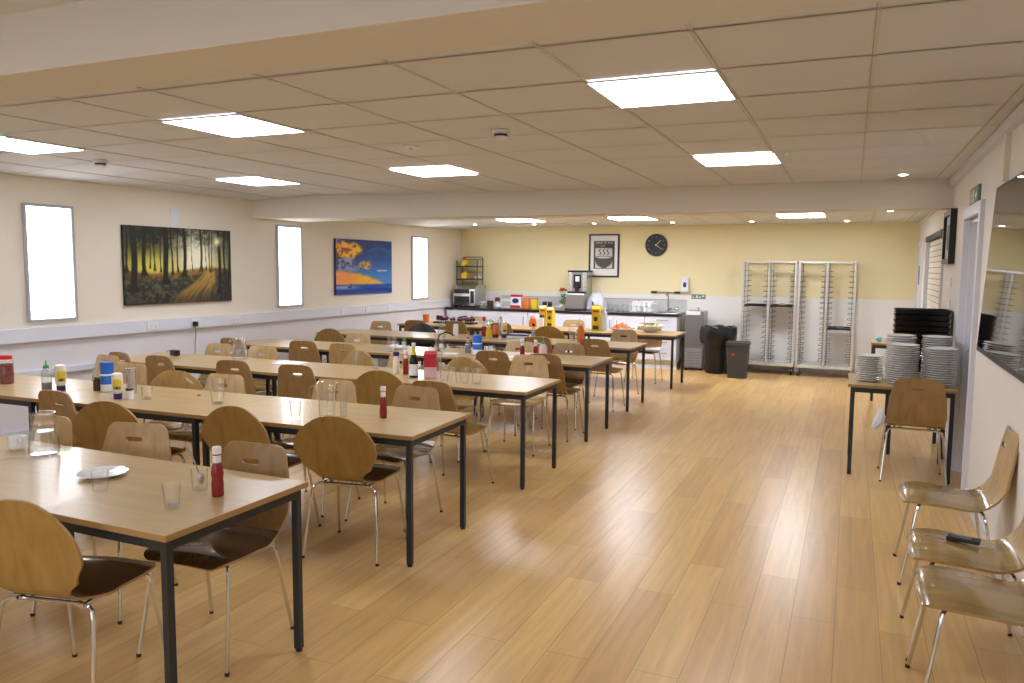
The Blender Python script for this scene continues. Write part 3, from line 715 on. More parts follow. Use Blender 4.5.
tumbler(-3.005, 3.70, TI, 'clear tumbler left of the glass pitcher on the second row', .115, .026, .037)
PIT_ = [(.044, 0), (.048, .006), (.053, .09), (.058, .17), (.064, .2), (.07, .212)]
jug(-2.865, 3.82, TI, 'handled glass pitcher of water on the second row', PIT_, (.06, .19), RD(15), .125)
bottle('pepper_mill', 'small clear and white pepper pot right of the glass pitcher', 'shaker', -2.79, 3.88, TI, [('body', [(0, 0), (.021, 0), (.021, .06), (0, .06)], M['clear_plastic']), ('cap', [(.022, .06), (.023, .064), (.021, .092), (0, .095)], M['clear_plastic'])])
ketchup(-2.555, 3.955, 'red ketchup bottle with white cap at the aisle end of the second row', .19)
b = MB(); b.ball((0, 0, .008), .014, sq=(1.3, .8, .6)); tag(b.build('food_crumb', M['orange2'], None, (-4.13, 4.06, TI)), 'orange crumb of food lying on the second row near the tall tumbler', 'crumb')
# third row
mayo(-3.54, 5.68, 'slim cream dressing bottle with purple top at the third row', .0, 0) if False else bottle('dressing_bottle', 'slim cream dressing bottle with purple cap on the third row', 'sauce bottle', -3.53, 5.67, TI, [('body', [(0, 0), (.028, 0), (.03, .02), (.028, .11), (.022, .135), (.02, .15), (0, .15)], M['cream']), ('cap', [(.024, .15), (.027, .152), (.027, .185), (0, .188)], M['purple'], 'purple cap')])
ketchup(-3.43, 5.66, 'red ketchup bottle beside the dark bottle on the third row', .2)
bottle('dark_sauce_bottle', 'tall dark glass bottle with pale label and yellow neck, third row', 'bottle', -3.275, 5.53, TI, [('body', [(0, 0), (.034, 0), (.037, .005), (.037, .13), (.035, .15), (.018, .2), (.0145, .215), (0, .215)], M['soy']), ('label', [(.0374, .02), (.0378, .022), (.0378, .11), (.0374, .112)], M['paper']), ('neck_label', [(.0235, .188), (.0148, .216), (.0148, .25), (0, .25)], M['yellow']), ('cap', [(.016, .25), (.0165, .252), (.0165, .285), (0, .287)], M['white_cap'])])
e = thing('drink_carton', 'red and pink drink carton beside the dark bottle on the third row', 'carton', (-3.14, 5.57, TI), RD(20)); b = MB(); b.box(-.05, .05, -.03, .03, .09, .2, bev=.004); b.build('upper_half', M['carton_red'], e); b = MB(); b.box(-.05, .05, -.03, .03, 0, .09, bev=.004); b.build('lower_half', M['pink_label'], e); b = MB(); b.prism([(-.03, .2), (.03, .2), (.004, .222), (-.004, .222)], 'x', -.048, .048); b.build('gable_top', M['carton_red'], e)
for x, y, lb, fl, h in ((-2.935, 5.43, 'leftmost', False, .135), (-2.83, 5.36, 'second from the left', True, .125), (-2.755, 5.43, 'third from the left', False, .125), (-2.655, 5.44, 'rightmost', False, .12)):
    tumbler(x, y, TI, 'clear tumbler, %s of the four clustered on the third row' % lb, h, .03, .039, .05 if lb == 'leftmost' else 0, 'tumblers clustered on the third row', fl)
b = MB(); b.box(-.14, .14, -.1, .1, 0, .006, bev=.002); tag(b.build('paper_sheet', M['paper'], None, (-4.78, 5.80, TI), RD(12)), 'white paper sheets lying on the third row behind a brown chair', 'paper')
jug(-5.38, 5.82, TI, 'wide clear glass water jug at the left of the third row', [(.06, 0), (.075, .02), (.077, .08), (.06, .14), (.055, .165), (.068, .2), (.074, .21)], (.06, .185), RD(10), .09)
tumbler(-3.85, 5.84, TI, 'plain tumbler left of the slim dressing bottle on the third row', .085, .028, .036)
tumbler(-3.24, 5.86, TI, 'tall stemless glass behind the red carton on the third row', .19, .035, .05)
e = thing('power_adapter', 'black power adapter box lying near the wall on the third row', 'adapter', (-6.20, 5.80, TI), RD(-15)); b = MB(); b.box(-.05, .05, -.03, .03, 0, .055, bev=.006); b.build('case', M['black'], e); b = MB(); b.lathe([(0, .0), (.004, .0), (.004, .003), (0, .003)], 8, c=(.02, 0)); o = b.build('lamp', M['white_cap'], e); o.location = (0, 0, .054)
# fourth row
for x, y, r, lb in ((-3.86, 7.21, 20, 'fourth row by the blue tub'), ):
    b = MB(); b.box(-.11, .11, -.075, .075, 0, .005); tag(b.build('paper_sheet', M['paper'], None, (x, y, TI), RD(r)), 'white paper lying on the ' + lb, 'paper')
bottle('vinegar_bottle', 'small red-brown sauce bottle left of the blue tub on the fourth row', 'sauce bottle', -3.71, 7.39, TI, [('contents', [(0, .004), (.028, .004), (.028, .085), (0, .085)], M['brown_sauce']), ('body', [(0, 0), (.031, 0), (.031, .09), (.014, .115), (.012, .15), (0, .15)], M['clear_plastic']), ('cap', [(.013, .15), (.014, .168), (0, .17)], M['red_cap'])])
tub(-3.545, 7.28, 'tall blue salt tub on the fourth row', .205, .05)
tumbler(-3.42, 7.36, TI, 'small tumbler right of the blue tub on the fourth row', .1, .03, .037)
e = thing('pump_bottle', 'black pump dispenser with long curved spout on the fourth row', 'dispenser', (-4.02, 7.30, TI)); b = MB(); b.lathe([(0, 0), (.03, 0), (.03, .025), (.008, .03), (.007, .15), (0, .15)], 14); b.build('stand', M['black'], e); b = MB(); b.tube([(0, 0, .14), (.02, 0, .185), (.08, 0, .215), (.15, 0, .205), (.19, 0, .185)], .008); b.build('spout', M['black'], e)
tumbler(-4.42, 7.02, TI, 'tall plain glass at the left of the crumpled napkin', .17, .033, .05)
b = MB()
for i in range(7): b.ball((random.uniform(-.16, .16), random.uniform(-.04, .05), .028), random.uniform(.035, .05), sq=(1.2, .9, .5))
tag(b.build('crumpled_napkin', M['paper'], None, (-4.50, 7.34, TI)), 'crumpled white napkins on the fourth row', 'napkin')
bottle('hot_sauce_bottle', 'small green-capped sauce bottle beside the crumpled napkins', 'sauce bottle', -4.33, 7.12, TI, [('body', [(0, 0), (.026, 0), (.026, .1), (.014, .125), (0, .125)], M['clear_plastic']), ('cap', [(.016, .125), (.017, .14), (.005, .16), (0, .165)], M['green'])])
JUG2 = [(.045, 0), (.05, .01), (.05, .09), (.042, .14), (.05, .19), (.056, .22)]
jug(-3.87, 7.06, TI, 'tall clear glass jug on the fourth row left of the pump dispenser', JUG2, (.06, .19), RD(200), 0)
ketchup(-2.97, 7.12, 'red ketchup bottle, left of two on the aisle half of the fourth row', .2)
ketchup(-2.86, 7.20, 'red ketchup bottle, right of two on the aisle half of the fourth row', .19)
bottle('hot_sauce_bottle', 'pale sauce bottle with green nozzle right of the fourth row ketchup', 'sauce bottle', -2.765, 7.16, TI, [('body', [(0, 0), (.04, 0), (.04, .13), (.022, .16), (0, .16)], M['pink_label']), ('cap', [(.02, .16), (.02, .175), (.008, .185), (.005, .22), (0, .221)], M['green'])])
b = MB(); b.box(-.10, .10, -.07, .07, 0, .004); tag(b.build('paper_sheet', M['paper'], None, (-3.08, 7.24, TI), RD(-15)), 'white paper lying beside the fourth row ketchup bottles', 'paper')
# fifth row
jug(-4.82, 8.85, TI, 'narrow-necked glass carafe on the fifth row beside the black chair', [(.05, 0), (.055, .01), (.05, .07), (.03, .14), (.034, .19), (.042, .21)], None, 0, .04, name='water_carafe')
shaker(-4.80, 9.20, 'white shaker right of the fifth row glass carafe', M['white_cap'], M['paper'], .15, .035)
bottle('cup', 'small dark takeaway cup on the fifth row, right of the carafe', 'cup', -4.62, 9.32, TI, [('body', [(0, 0), (.03, 0), (.04, .09), (.037, .09), (.028, .006), (0, .006)], M['brown_sauce'])])
bottle('red_sauce_bottle', 'tall red and white sauce bottle, leftmost of the fifth row cluster', 'sauce bottle', -4.42, 9.28, TI, [('body', [(0, 0), (.032, 0), (.032, .11), (.028, .13), (0, .13)], M['red']), ('label', [(.026, .13), (.028, .132), (.028, .2), (0, .2)], M['paper']), ('cap', [(.02, .2), (.022, .202), (.02, .26), (0, .262)], M['red_cap'])])
bottle('mustard_bottle', 'yellow mustard bottle in the fifth row cluster', 'sauce bottle', -4.335, 9.24, TI, [('body', [(0, 0), (.04, 0), (.042, .06), (.03, .1), (0, .1)], M['yellow']), ('cap', [(.018, .1), (.018, .115), (.005, .15), (0, .15)], M['yellow'])])
bottle('brown_sauce_bottle', 'dark brown and orange sauce bottle in the fifth row cluster', 'sauce bottle', -4.22, 9.20, TI, [('cap', [(0, 0), (.04, 0), (.04, .04), (0, .04)], M['brown_sauce']), ('body', [(.036, .04), (.042, .06), (.04, .13), (.022, .16), (0, .16)], M['orange'])])
mayo(-4.11, 9.23, 'white sauce bottle with round label in the fifth row cluster', .205, RD(35))
bottle('squash_bottle', 'slim pale bottle behind the fifth row cluster', 'bottle', -4.22, 9.36, TI, [('body', [(0, 0), (.036, 0), (.036, .18), (.016, .23), (0, .23)], M['clear_plastic']), ('cap', [(.018, .23), (.018, .262), (0, .262)], M['pod'])])
e = thing('lunch_box', 'white box with blue lid on the fifth row', 'box', (-3.90, 9.22, TI), RD(3)); b = MB(); b.box(-.13, .13, -.07, .07, 0, .035, bev=.004); b.build('base', M['white_plastic'], e); b = MB(); b.box(-.135, .135, -.075, .075, .035, .055, bev=.004); b.build('lid', M['navy'], e)
bottle('orange_drink_bottle', 'orange drink bottle on the fifth row near the aisle', 'bottle', -3.02, 9.10, TI, [('body', [(0, 0), (.042, 0), (.044, .008), (.044, .15), (.03, .185), (.02, .2), (0, .2)], M['orange']), ('cap', [(.022, .2), (.023, .202), (.022, .22), (0, .22)], M['pink_label'])])
jug(-3.165, 9.23, TI, 'clear plastic beaker left of the orange drink bottle', [(.04, 0), (.045, .01), (.055, .15), (.057, .16)], None, 0, 0, name='beaker')
bottle('olive_oil_bottle', 'small bottle with dark cap on the fifth row before the golden chair', 'bottle', -3.72, 9.28, TI, [('body', [(0, 0), (.03, 0), (.03, .12), (.014, .16), (0, .16)], M['clear_plastic']), ('cap', [(.016, .16), (.016, .195), (0, .195)], M['black'])])
# back row
bottle('orange_sauce_bottle', 'orange and pink squeezy bottle left of the yellow cartons, back row', 'bottle', -4.46, 11.10, TI, [('body', [(0, 0), (.06, 0), (.062, .07), (.045, .13), (0, .13)], M['orange2']), ('cap', [(.04, .13), (.04, .17), (.015, .2), (0, .2)], M['pink_label'])])
bottle('cream_sauce_bottle', 'cream bottle with purple cap beside the yellow cartons, back row', 'bottle', -4.30, 11.05, TI, [('body', [(0, 0), (.045, 0), (.045, .13), (.03, .15), (0, .15)], M['cream']), ('cap', [(.03, .15), (.03, .19), (0, .19)], M['purple'])])
def yellow_carton(x, y, h, w, d, rot, label):
    e = thing('juice_carton', label, 'carton', (x, y, TI), RD(rot)); b = MB(); b.box(-w / 2, w / 2, -d / 2, d / 2, 0, h * .86, bev=.004); b.build('body', M['yellow'], e)
    b = MB(); b.prism([(-d / 2, h * .86), (d / 2, h * .86), (.004, h * .97), (.004, h), (-.004, h), (-.004, h * .97)], 'x', -w / 2, w / 2); b.build('gable_top', M['yellow'], e)
    b = MB(); b.prism([(math.cos(a) * w * .26, h * .46 + math.sin(a) * h * .10) for a in [2 * PI * i / 16 for i in range(16)]], 'y', -d / 2 - .0015, -d / 2 - .0005); b.build('label', M['brown_sauce'], e)
    b = MB(); b.box(-w * .38, w * .38, -d / 2 - .0015, -d / 2 - .0005, h * .72, h * .8); b.build('title_band', M['red_cap'], e); b = MB(); b.box(-w * .35, w * .35, -d / 2 - .0015, -d / 2 - .0005, h * .05, h * .2); b.build('picture_band', M['brown_sauce'], e)
yellow_carton(-4.34, 11.22, .33, .10, .09, 10, 'tall yellow juice carton, left of the pair on the back row')
yellow_carton(-4.20, 11.19, .31, .10, .09, -8, 'tall yellow juice carton, right of the pair on the back row')
yellow_carton(-3.39, 10.92, .37, .12, .10, 5, 'tall yellow carton standing alone on the back row left of the carrots')
bottle('milk_bottle', 'white plastic bottle beside the lone yellow carton on the back row', 'bottle', -3.275, 10.93, TI, [('body', [(0, 0), (.045, 0), (.045, .24), (.02, .3), (0, .3)], M['bag_white']), ('cap', [(.02, .3), (.02, .33), (0, .33)], M['white_cap'])])
e = thing('serving_platter', 'wide white platter holding orange carrots on the back row', 'platter', (-3.03, 11.02, TI)); b = MB(); b.lathe([(0, 0), (.11, 0), (.19, .035), (.195, .04), (.11, .012), (0, .01)], 26); b.build('dish', M['clear_plastic'], e)
o = MB(); rr = random.Random(3)
for i in range(46):
    a = rr.uniform(0, 2 * PI); q = rr.uniform(0, .13); z = .050 + (.13 - q) * .45 * rr.uniform(.4, 1)
    d = Vector((rr.uniform(-1, 1), rr.uniform(-1, 1), rr.uniform(-.5, .5))).normalized() * .03; c = Vector((math.cos(a) * q, math.sin(a) * q, z))
    o.tube([c - d, c + d], [.013, .009], 6)
o = o.build('carrot_pile', M['orange2'], None, (-3.03, 11.02, TI)); tag(o, 'heap of orange carrot pieces on the back row platter', 'carrots'); o['kind'] = 'stuff'
e = thing('salad_bowl', 'wide shallow bowl holding green salad on the back row near the aisle', 'bowl', (-2.62, 11.06, TI)); b = MB(); b.lathe([(0, 0), (.08, 0), (.09, .01), (.19, .085), (.2, .095), (.19, .095), (.085, .018), (0, .012)], 26); b.build('bowl_body', M['plate'], e)
o = MB()
for i in range(60):
    a = rr.uniform(0, 2 * PI); q = rr.uniform(0, .11); z = .090 + (.15 - q) * .25 * rr.uniform(.3, 1)
    c = Vector((math.cos(a) * q, math.sin(a) * q, z)); s1 = Vector((rr.uniform(-1, 1), rr.uniform(-1, 1), rr.uniform(-.3, .6))).normalized() * .03; s2 = s1.cross(Vector((.2, .3, 1))).normalized() * .022
    o.mi = rr.choice((0, 0, 1, 2)); o.poly([c - s1, c - s2, c + s1, c + s2])
o = o.build('salad_leaves', [M['leaf'], M['yellow'], M['cream']], None, (-2.62, 11.06, TI)); tag(o, 'mixed green and yellow salad filling the back row bowl', 'salad'); o['kind'] = 'stuff'
bottle('cup', 'orange paper cup at the wall end of the back row', 'cup', -6.35, 11.12, TI, [('body', [(0, 0), (.045, 0), (.055, .13), (.051, .13), (.042, .006), (0, .006)], M['orange'])])
e = thing('fruit_tray', 'long low tray of dark red berries on the back row', 'tray', (-5.80, 11.10, TI)); b = MB(); b.box(-.36, .36, -.09, .09, 0, .03, bev=.006); b.build('tray_base', M['black'], e)
o = MB()
for i in range(60): o.ball((rr.uniform(-.33, .33), rr.uniform(-.07, .07), .058 + rr.uniform(0, .02) + (.03 if rr.random() < .2 else 0)), rr.uniform(.018, .026))
o = o.build('berry_heap', M['berry'], None, (-5.80, 11.10, TI)); tag(o, 'heap of dark red berries in the long back row tray', 'berries'); o['kind'] = 'stuff'
e = thing('serving_bowl', 'clear bowl of green leaves on the back row left of centre', 'bowl', (-5.15, 11.02, TI)); b = MB(); b.lathe([(0, 0), (.05, 0), (.11, .06), (.107, .06), (.045, .008), (0, .008)], 20); b.build('bowl_body', M['clear_plastic'], e)
o = MB()
for i in range(26):
    a = rr.uniform(0, 2 * PI); q = rr.uniform(0, .085); c = Vector((math.cos(a) * q, math.sin(a) * q, .055 + rr.uniform(0, .03))); s1 = Vector((rr.uniform(-1, 1), rr.uniform(-1, 1), rr.uniform(-.3, .6))).normalized() * .025; s2 = s1.cross(Vector((.2, .3, 1))).normalized() * .018
    o.poly([c - s1, c - s2, c + s1, c + s2])
o = o.build('green_leaves', M['leaf'], None, (-5.15, 11.02, TI)); tag(o, 'green leaves in the clear bowl on the back row', 'leaves'); o['kind'] = 'stuff'
for x, lb in ((-5.02, 'left'), (-4.90, 'right')): tumbler(x, 10.85, TI, 'clear tumbler on the back row right of the leaf bowl, %s of two' % lb, .12, .032, .04)

# ------------------------------------------------------------------ pictures painted on grids of coloured vertices
def vmat(name):
    m = mat(name, '#ffffff', .45); nt = m.node_tree; a = nt.nodes.new('ShaderNodeVertexColor'); a.layer_name = 'Col'
    nt.links.new(a.outputs['Color'], nt.nodes['Principled BSDF'].inputs['Base Color']); return m
def painting(name, parent, w, h, y, nx, nz, fn, m):
    vs = [(i / nx * w, y, j / nz * h) for j in range(nz + 1) for i in range(nx + 1)]
    fs = [(j * (nx + 1) + i, j * (nx + 1) + i + 1, (j + 1) * (nx + 1) + i + 1, (j + 1) * (nx + 1) + i) for j in range(nz) for i in range(nx)]
    me = bpy.data.meshes.new(name); me.from_pydata(vs, [], fs); ca = me.color_attributes.new('Col', 'FLOAT_COLOR', 'POINT')
    for k, (x, _, z) in enumerate(vs):
        c = fn(x / w, z / h); ca.data[k].color = (lin(max(0, min(1, c[0]))), lin(max(0, min(1, c[1]))), lin(max(0, min(1, c[2]))), 1)
    me.materials.append(m); o = bpy.data.objects.new(name, me); COL.objects.link(o); o.parent = parent; return o
def hsh(i, j): 
    v = math.sin(i * 127.1 + j * 311.7) * 43758.5453; return v - math.floor(v)
def vn(x, y):
    i, j = math.floor(x), math.floor(y); u, v = x - i, y - j; u = u * u * (3 - 2 * u); v = v * v * (3 - 2 * v)
    return (hsh(i, j) * (1 - u) + hsh(i + 1, j) * u) * (1 - v) + (hsh(i, j + 1) * (1 - u) + hsh(i + 1, j + 1) * u) * v
def fbm(x, y): return .5 * vn(x, y) + .3 * vn(2.1 * x, 2.1 * y) + .2 * vn(4.3 * x, 4.3 * y)
def mix(a, b_, t): t = max(0, min(1, t)); return tuple(p + (q - p) * t for p, q in zip(a, b_))
TR = [(.02, .024, .40), (.078, .062, .15), (.165, .040, .35), (.215, .010, .45), (.25, .014, .42), (.31, .012, .4), (.355, .055, .24), (.41, .018, .36), (.465, .015, .4), (.53, .036, .34), (.60, .008, .42), (.69, .026, .41), (.735, .008, .42), (.775, .012, .40), (.80, .011, .41), (.875, .036, .10), (.93, .022, .36), (.985, .032, .3)]
def sst(a, b_, x):
    t = max(0, min(1, (x - a) / (b_ - a))); return t * t * (3 - 2 * t)
def forest(u, v):
    g = math.exp(-((u - .66) ** 2 / .045 + (v - .60) ** 2 / .16)); g2 = math.exp(-((u - .25) ** 2 / .05 + (v - .50) ** 2 / .020))
    n = fbm(u * 26, v * 16); n2 = fbm(u * 34 + 5, v * 26)
    c = mix((.12, .13, .06), (.66, .62, .16), sst(.95, .40, v) * (.6 + .6 * n)); c = mix(c, (.86, .80, .28), g2 * .75); c = mix(c, (.97, .96, .82), min(1, g * 1.15))
    c = mix(c, (.06, .07, .03), sst(.40, .62, n) * sst(.55, .95, v) * (1 - .9 * g) * .85); c = mix(c, (.10, .26, .20), sst(.9, 1, u) * .6)
    gr = .42 - .04 * math.sin(u * 6) + .02 * n
    if v < gr + .03:
        q = mix((.07, .08, .07), (.27, .27, .19), sst(.35, .75, n2)); q = mix(q, (.66, .44, .09), sst(gr - .17, gr, v) * (.35 + .65 * g2 + .6 * g) * (.5 + n2 * .7)); q = mix(q, (.32, .13, .06), sst(gr - .12, gr - .04, v) * sst(.35, .1, u) * .5)
        cx_ = .60 + .17 * sst(0, .42, v); wd = .17 * (1 - v / .46) + .035; d = abs(u - cx_) / wd
        st = fbm((u - cx_) / wd * 3.2 + 7, v * 3)
        q = mix(q, mix((.26, .18, .07), (.74, .55, .20), sst(.3, .65, st) * (.55 + .5 * sst(0, .4, v))), sst(1.25, .75, d + .5 * (n2 - .5)) * .8)
        q = mix(q, (.05, .05, .04), sst(.82, 1, u) * .7 + sst(.16, 0, v) * .35)
        c = mix(c, q, sst(gr + .03, gr - .02, v))
    for x, w, base in TR:
        ww = w / 2 * (.85 + .9 * sst(base + .12, base, v)); d = abs(u - x - .005 * math.sin(v * 8 + x * 40))
        c = mix(c, mix((.035, .03, .02), (.35, .30, .10), .55 * g * (w < .03)), sst(ww * 1.12, ww * .8, d) * sst(base - .01, base + .03, v))
    c = mix(c, (.05, .06, .03), sst(.50, .64, fbm(u * 15 + 9, v * 11)) * sst(.66, .82, v) * .85 * (1 - .8 * g))
    c = tuple(q ** .82 for q in c)
    return mix(c, (1, .98, .80), math.exp(-((u - .855) ** 2 + ((v - .84) * .58) ** 2) / .0016))
def sunset(u, v):
    wx, wy = u + .10 * (fbm(u * 5, v * 5) - .5), v + .12 * (fbm(u * 5 + 11, v * 5 + 3) - .5); n = fbm(u * 8 + 3, v * 8); n3 = fbm(u * 16, v * 16)
    c = mix((.22, .50, .78), (.03, .17, .48), sst(.25, .9, v)); c = mix(c, (.10, .45, .60), .6 * sst(.4, .7, fbm(u * 4, v * 9)) * sst(.4, .6, v) * sst(.3, .6, u))
    dk = sst(.52 - .35 * (v - .4), .25 - .3 * (v - .4), wx) * sst(.38, .48, v); c = mix(c, mix((.14, .15, .30), (.62, .64, .80), sst(.35, .62, n3)), dk * .9)
    top = math.exp(-((wx - .19) ** 2 / .055 + (wy - .81) ** 2 / .024)); c = mix(c, mix((.62, .24, .04), (.98, .78, .14), sst(.30, .62, n3)), sst(.22, .5, top)); c = mix(c, (.14, .07, .10), sst(.35, .15, abs(wx - .10) / .1 + abs(wy - .76) / .12) * .8)
    m2 = math.exp(-((wx - .50) ** 2 / .018 + (wy - .56) ** 2 / .010)); c = mix(c, mix((.55, .40, .38), (.98, .84, .30), sst(.35, .6, n3)), sst(.3, .6, m2) * .9)
    up = .39 + .06 * math.sin(u * 6 + 1) - .22 * sst(.55, .95, u) + .10 * (n - .5)
    gold = sst(up + .03, up - .05, v) * sst(.155, .20, v) * sst(.93, .78, u); col = mix((.97, .60, .30), (.95, .70, .10), sst(.15, .5, u)); col = mix(col, (.78, .52, .35), sst(.04, .0, abs((u - .9 * v) - .36)) * .6); col = mix(col, (.93, .80, .55), sst(.45, .7, n3) * .3)
    c = mix(c, col, gold); c = mix(c, (.97, .92, .70), sst(.022, .0, abs(v - .42 - .02 * n3)) * sst(.68, .74, u) * sst(.95, .86, u) * sst(.35, .5, n3))
    sea = mix((.02, .14, .50), (.10, .34, .72), sst(.35, .65, fbm(u * 5, v * 60))); sea = mix(sea, (.72, .74, .86), sst(.06, 0, abs(v - .13)) * sst(.55, .15, u) * .8); c = mix(c, sea, sst(.185, .165, v))
    c = mix(c, (.05, .07, .15), (1 if abs(u - .22) < .028 and .115 < v < .145 + (.22 - u) * .1 else 0)); return mix(c, (.05, .07, .15), 1 if abs(u - .25) < .006 and .13 < v < .20 else 0)
M['forest'] = vmat('forest_canvas_print'); M['sunset'] = vmat('sunset_canvas_print')
e = thing('canvas_picture', 'wide canvas picture of dark forest trunks and golden light on the left wall', 'picture', onL(5.945, 1.213), AL)
b = MB(); b.box(0, 1.495, -.036, 0, 0, .848); b.build('canvas_edge', M['black'], e); painting('canvas_print', e, 1.495, .848, -.0365, 230, 130, forest, M['forest'])
e = thing('canvas_picture', 'smaller canvas picture of an orange and blue sunset cloud over sea, left wall', 'picture', onL(9.485, 1.222), AL)
b = MB(); b.box(0, 1.445, -.036, 0, 0, .825); b.build('canvas_edge', M['navy'], e); painting('canvas_print', e, 1.445, .825, -.0365, 170, 100, sunset, M['sunset'])
b = MB(); b.box(0, .13, -.004, 0, 0, .2); tag(b.build('wall_patch', M['trunk'], None, onL(6.58, 2.08), AL), 'pale painted-over square patch on the wall above the forest picture', 'patch')

# framed poster: bowl with steam
def text(s, size, m, parent, loc, name, rot=(PI / 2, 0, 0), align='CENTER'):
    cu = bpy.data.curves.new(name, 'FONT'); cu.body = s; cu.size = size; cu.align_x = align; cu.align_y = 'CENTER'; cu.extrude = .0004
    o = bpy.data.objects.new(name, cu); COL.objects.link(o); dg = bpy.context.evaluated_depsgraph_get(); me = bpy.data.meshes.new_from_object(o.evaluated_get(dg)); bpy.data.objects.remove(o)
    o = bpy.data.objects.new(name, me); COL.objects.link(o); me.materials.clear(); me.materials.append(m); o.location = loc; o.rotation_euler = rot; o.parent = parent; return o
M['poster_dark'] = mat('poster_dark_ink', '#26282b', .5); M['poster_pale'] = mat('poster_pale', '#dcdbd8', .5); M['poster_mat'] = mat('poster_mount', '#fbfaf6', .5)
e = thing('framed_poster', 'black framed poster of a steaming soup bowl on the back wall', 'poster', (-4.295, YB, 1.488)); W, H = .55, .755
b = MB(); f = .026; b.box(0, W, -.03, 0, 0, f); b.box(0, W, -.03, 0, H - f, H); b.box(0, f, -.03, 0, f, H - f); b.box(W - f, W, -.03, 0, f, H - f); b.build('frame', M['black'], e)
b = MB(); b.box(f, W - f, -.012, -.002, f, H - f); b.build('mount', M['poster_mat'], e)
b = MB(); b.box(.085, W - .085, -.0135, -.0125, .145, H - .12); b.build('print', M['poster_dark'], e)
b = MB(); b.box(.115, W - .125, -.0145, -.0138, .155, H - .245); b.build('pale_panel', M['poster_pale'], e)
b = MB(); cx = .27
b.prism([(cx - .16, .345)] + [(cx + .160 * math.sin(a), .345 - .18 * (math.cos(a)) ** .8 if math.cos(a) > 0 else .345) for a in [(-PI / 2 + PI * i / 14) for i in range(1, 14)]] + [(cx + .16, .345)], 'y', -.0155, -.0147); b.box(cx - .045, cx + .045, -.0155, -.0147, .158, .185); b.build('bowl_shape', M['poster_dark'], e)
b = MB(); b.prism([(cx + .160 * math.cos(a), .348 + .026 * math.sin(a)) for a in [2 * PI * i / 20 for i in range(20)]], 'y', -.0165, -.0157); b.mi = 1; b.prism([(cx + .135 * math.cos(a), .346 + .017 * math.sin(a)) for a in [2 * PI * i / 20 for i in range(20)]], 'y', -.0172, -.0167); b.build('bowl_rim', [M['poster_dark'], M['poster_pale']], e)
for k in range(3):
    b = MB(); x0 = cx - .085 + k * .07; P = [(x0 + .022 * math.sin(t * 6.3) + .035 * t, .385 + .115 * t) for t in [i / 12 for i in range(13)]]
    for p, q in zip(P, P[1:]): b.poly([(p[0] - .011, -.0157, p[1]), (p[0] + .011, -.0157, p[1]), (q[0] + .011, -.0157, q[1]), (q[0] - .011, -.0157, q[1])])
    b.build('steam_wisp', M['poster_dark'], e)
text('SOUP OF THE', .05, M['poster_pale'], e, (W / 2, -.014, H - .155), 'poster_title'); text('DAY', .04, M['poster_pale'], e, (W / 2 - .02, -.014, H - .21), 'poster_title')
b = MB(); b.box(f, W - f, -.020, -.0195, f, H - f); b.build('glazing', M['glass'], e)

# clock
e = thing('wall_clock', 'round black wall clock with pale hands on the back wall', 'clock', (-3.093, YB, 2.048)); R = .19
def disc(b, r, y0, y1, n=36): b.prism([(r * math.cos(2 * PI * i / n), r * math.sin(2 * PI * i / n)) for i in range(n)], 'y', y0, y1)
b = MB(); disc(b, R, -.035, 0); b.build('case', M['black'], e); M['clock_face'] = mat('clock_face', '#23272b', .5); M['clock_hand'] = mat('clock_hand', '#d9d6c4', .4)
b = MB(); disc(b, R - .018, -.0365, -.0352); b.build('dial', M['clock_face'], e)
for k in range(12):
    a = 2 * PI * k / 12; o = text(str(k or 12), .026, M['clock_hand'], e, (.14 * math.sin(a), -.0372, .14 * math.cos(a)), 'numeral')
for nm, a, l, w in (('hour_hand', RD(45), .115, .006), ('minute_hand', RD(127), .125, .005)):
    b = MB(); d = Vector((math.sin(a), 0, math.cos(a))); n = Vector((d.z, 0, -d.x)); y = -.0385 if nm == 'hour_hand' else -.0395
    b.poly([tuple(d * -.02 - n * w + Vector((0, y, 0))), tuple(d * -.02 + n * w + Vector((0, y, 0))), tuple(d * l + n * w * .6 + Vector((0, y, 0))), tuple(d * l - n * w * .6 + Vector((0, y, 0)))]); b.build(nm, M['clock_hand'], e)

# soap dispenser, tap rail, green notice
e = thing('soap_dispenser', 'white wall soap dispenser with a dark blue drop over the sink', 'dispenser', (-2.575, YB + .001, 1.255)); b = MB(); b.box(-.062, .062, -.10, 0, 0, .25, bev=.015); b.build('housing', M['white_plastic'], e)
b = MB(); b.prism([(.026 * math.sin(a), .105 + .026 * -math.cos(a) if abs(a) < 2.0 else .105 + .05) for a in [(-2.0 + 4.0 * i / 14) for i in range(15)]] + [(0, .17)], 'y', -.1025, -.1003); b.build('drop_mark', M['navy'], e)
e = thing('tap_rail', 'thin wall rail with dark end brackets above the sink', 'rail', (-2.93, YB, 1.245)); b = MB(); b.tube([(-.18, -.03, 0), (.22, -.03, 0)], .008); b.build('bar', M['steel'], e)
for x in (-.18, .22): b = MB(); b.box(x - .05, x + .05, -.045, 0, -.015, .015, bev=.003); b.build('bracket', M['black'], e)
e = thing('safety_notice', 'small green and white safety notice on the back wall beside the sink', 'sign', (-2.475, YB + .001, 1.142)); b = MB(); b.box(0, .24, -.004, 0, 0, .075); b.build('panel', M['green_sign'], e)
b = MB(); b.box(.02, .05, -.005, -.0042, .02, .03); b.box(.02, .03, -.005, -.0042, .03, .055); b.box(.075, .105, -.005, -.0042, .018, .058); b.box(.125, .16, -.005, -.0042, .018, .04); b.box(.18, .215, -.005, -.0042, .035, .058); b.build('white_marks', M['white_cap'], e)

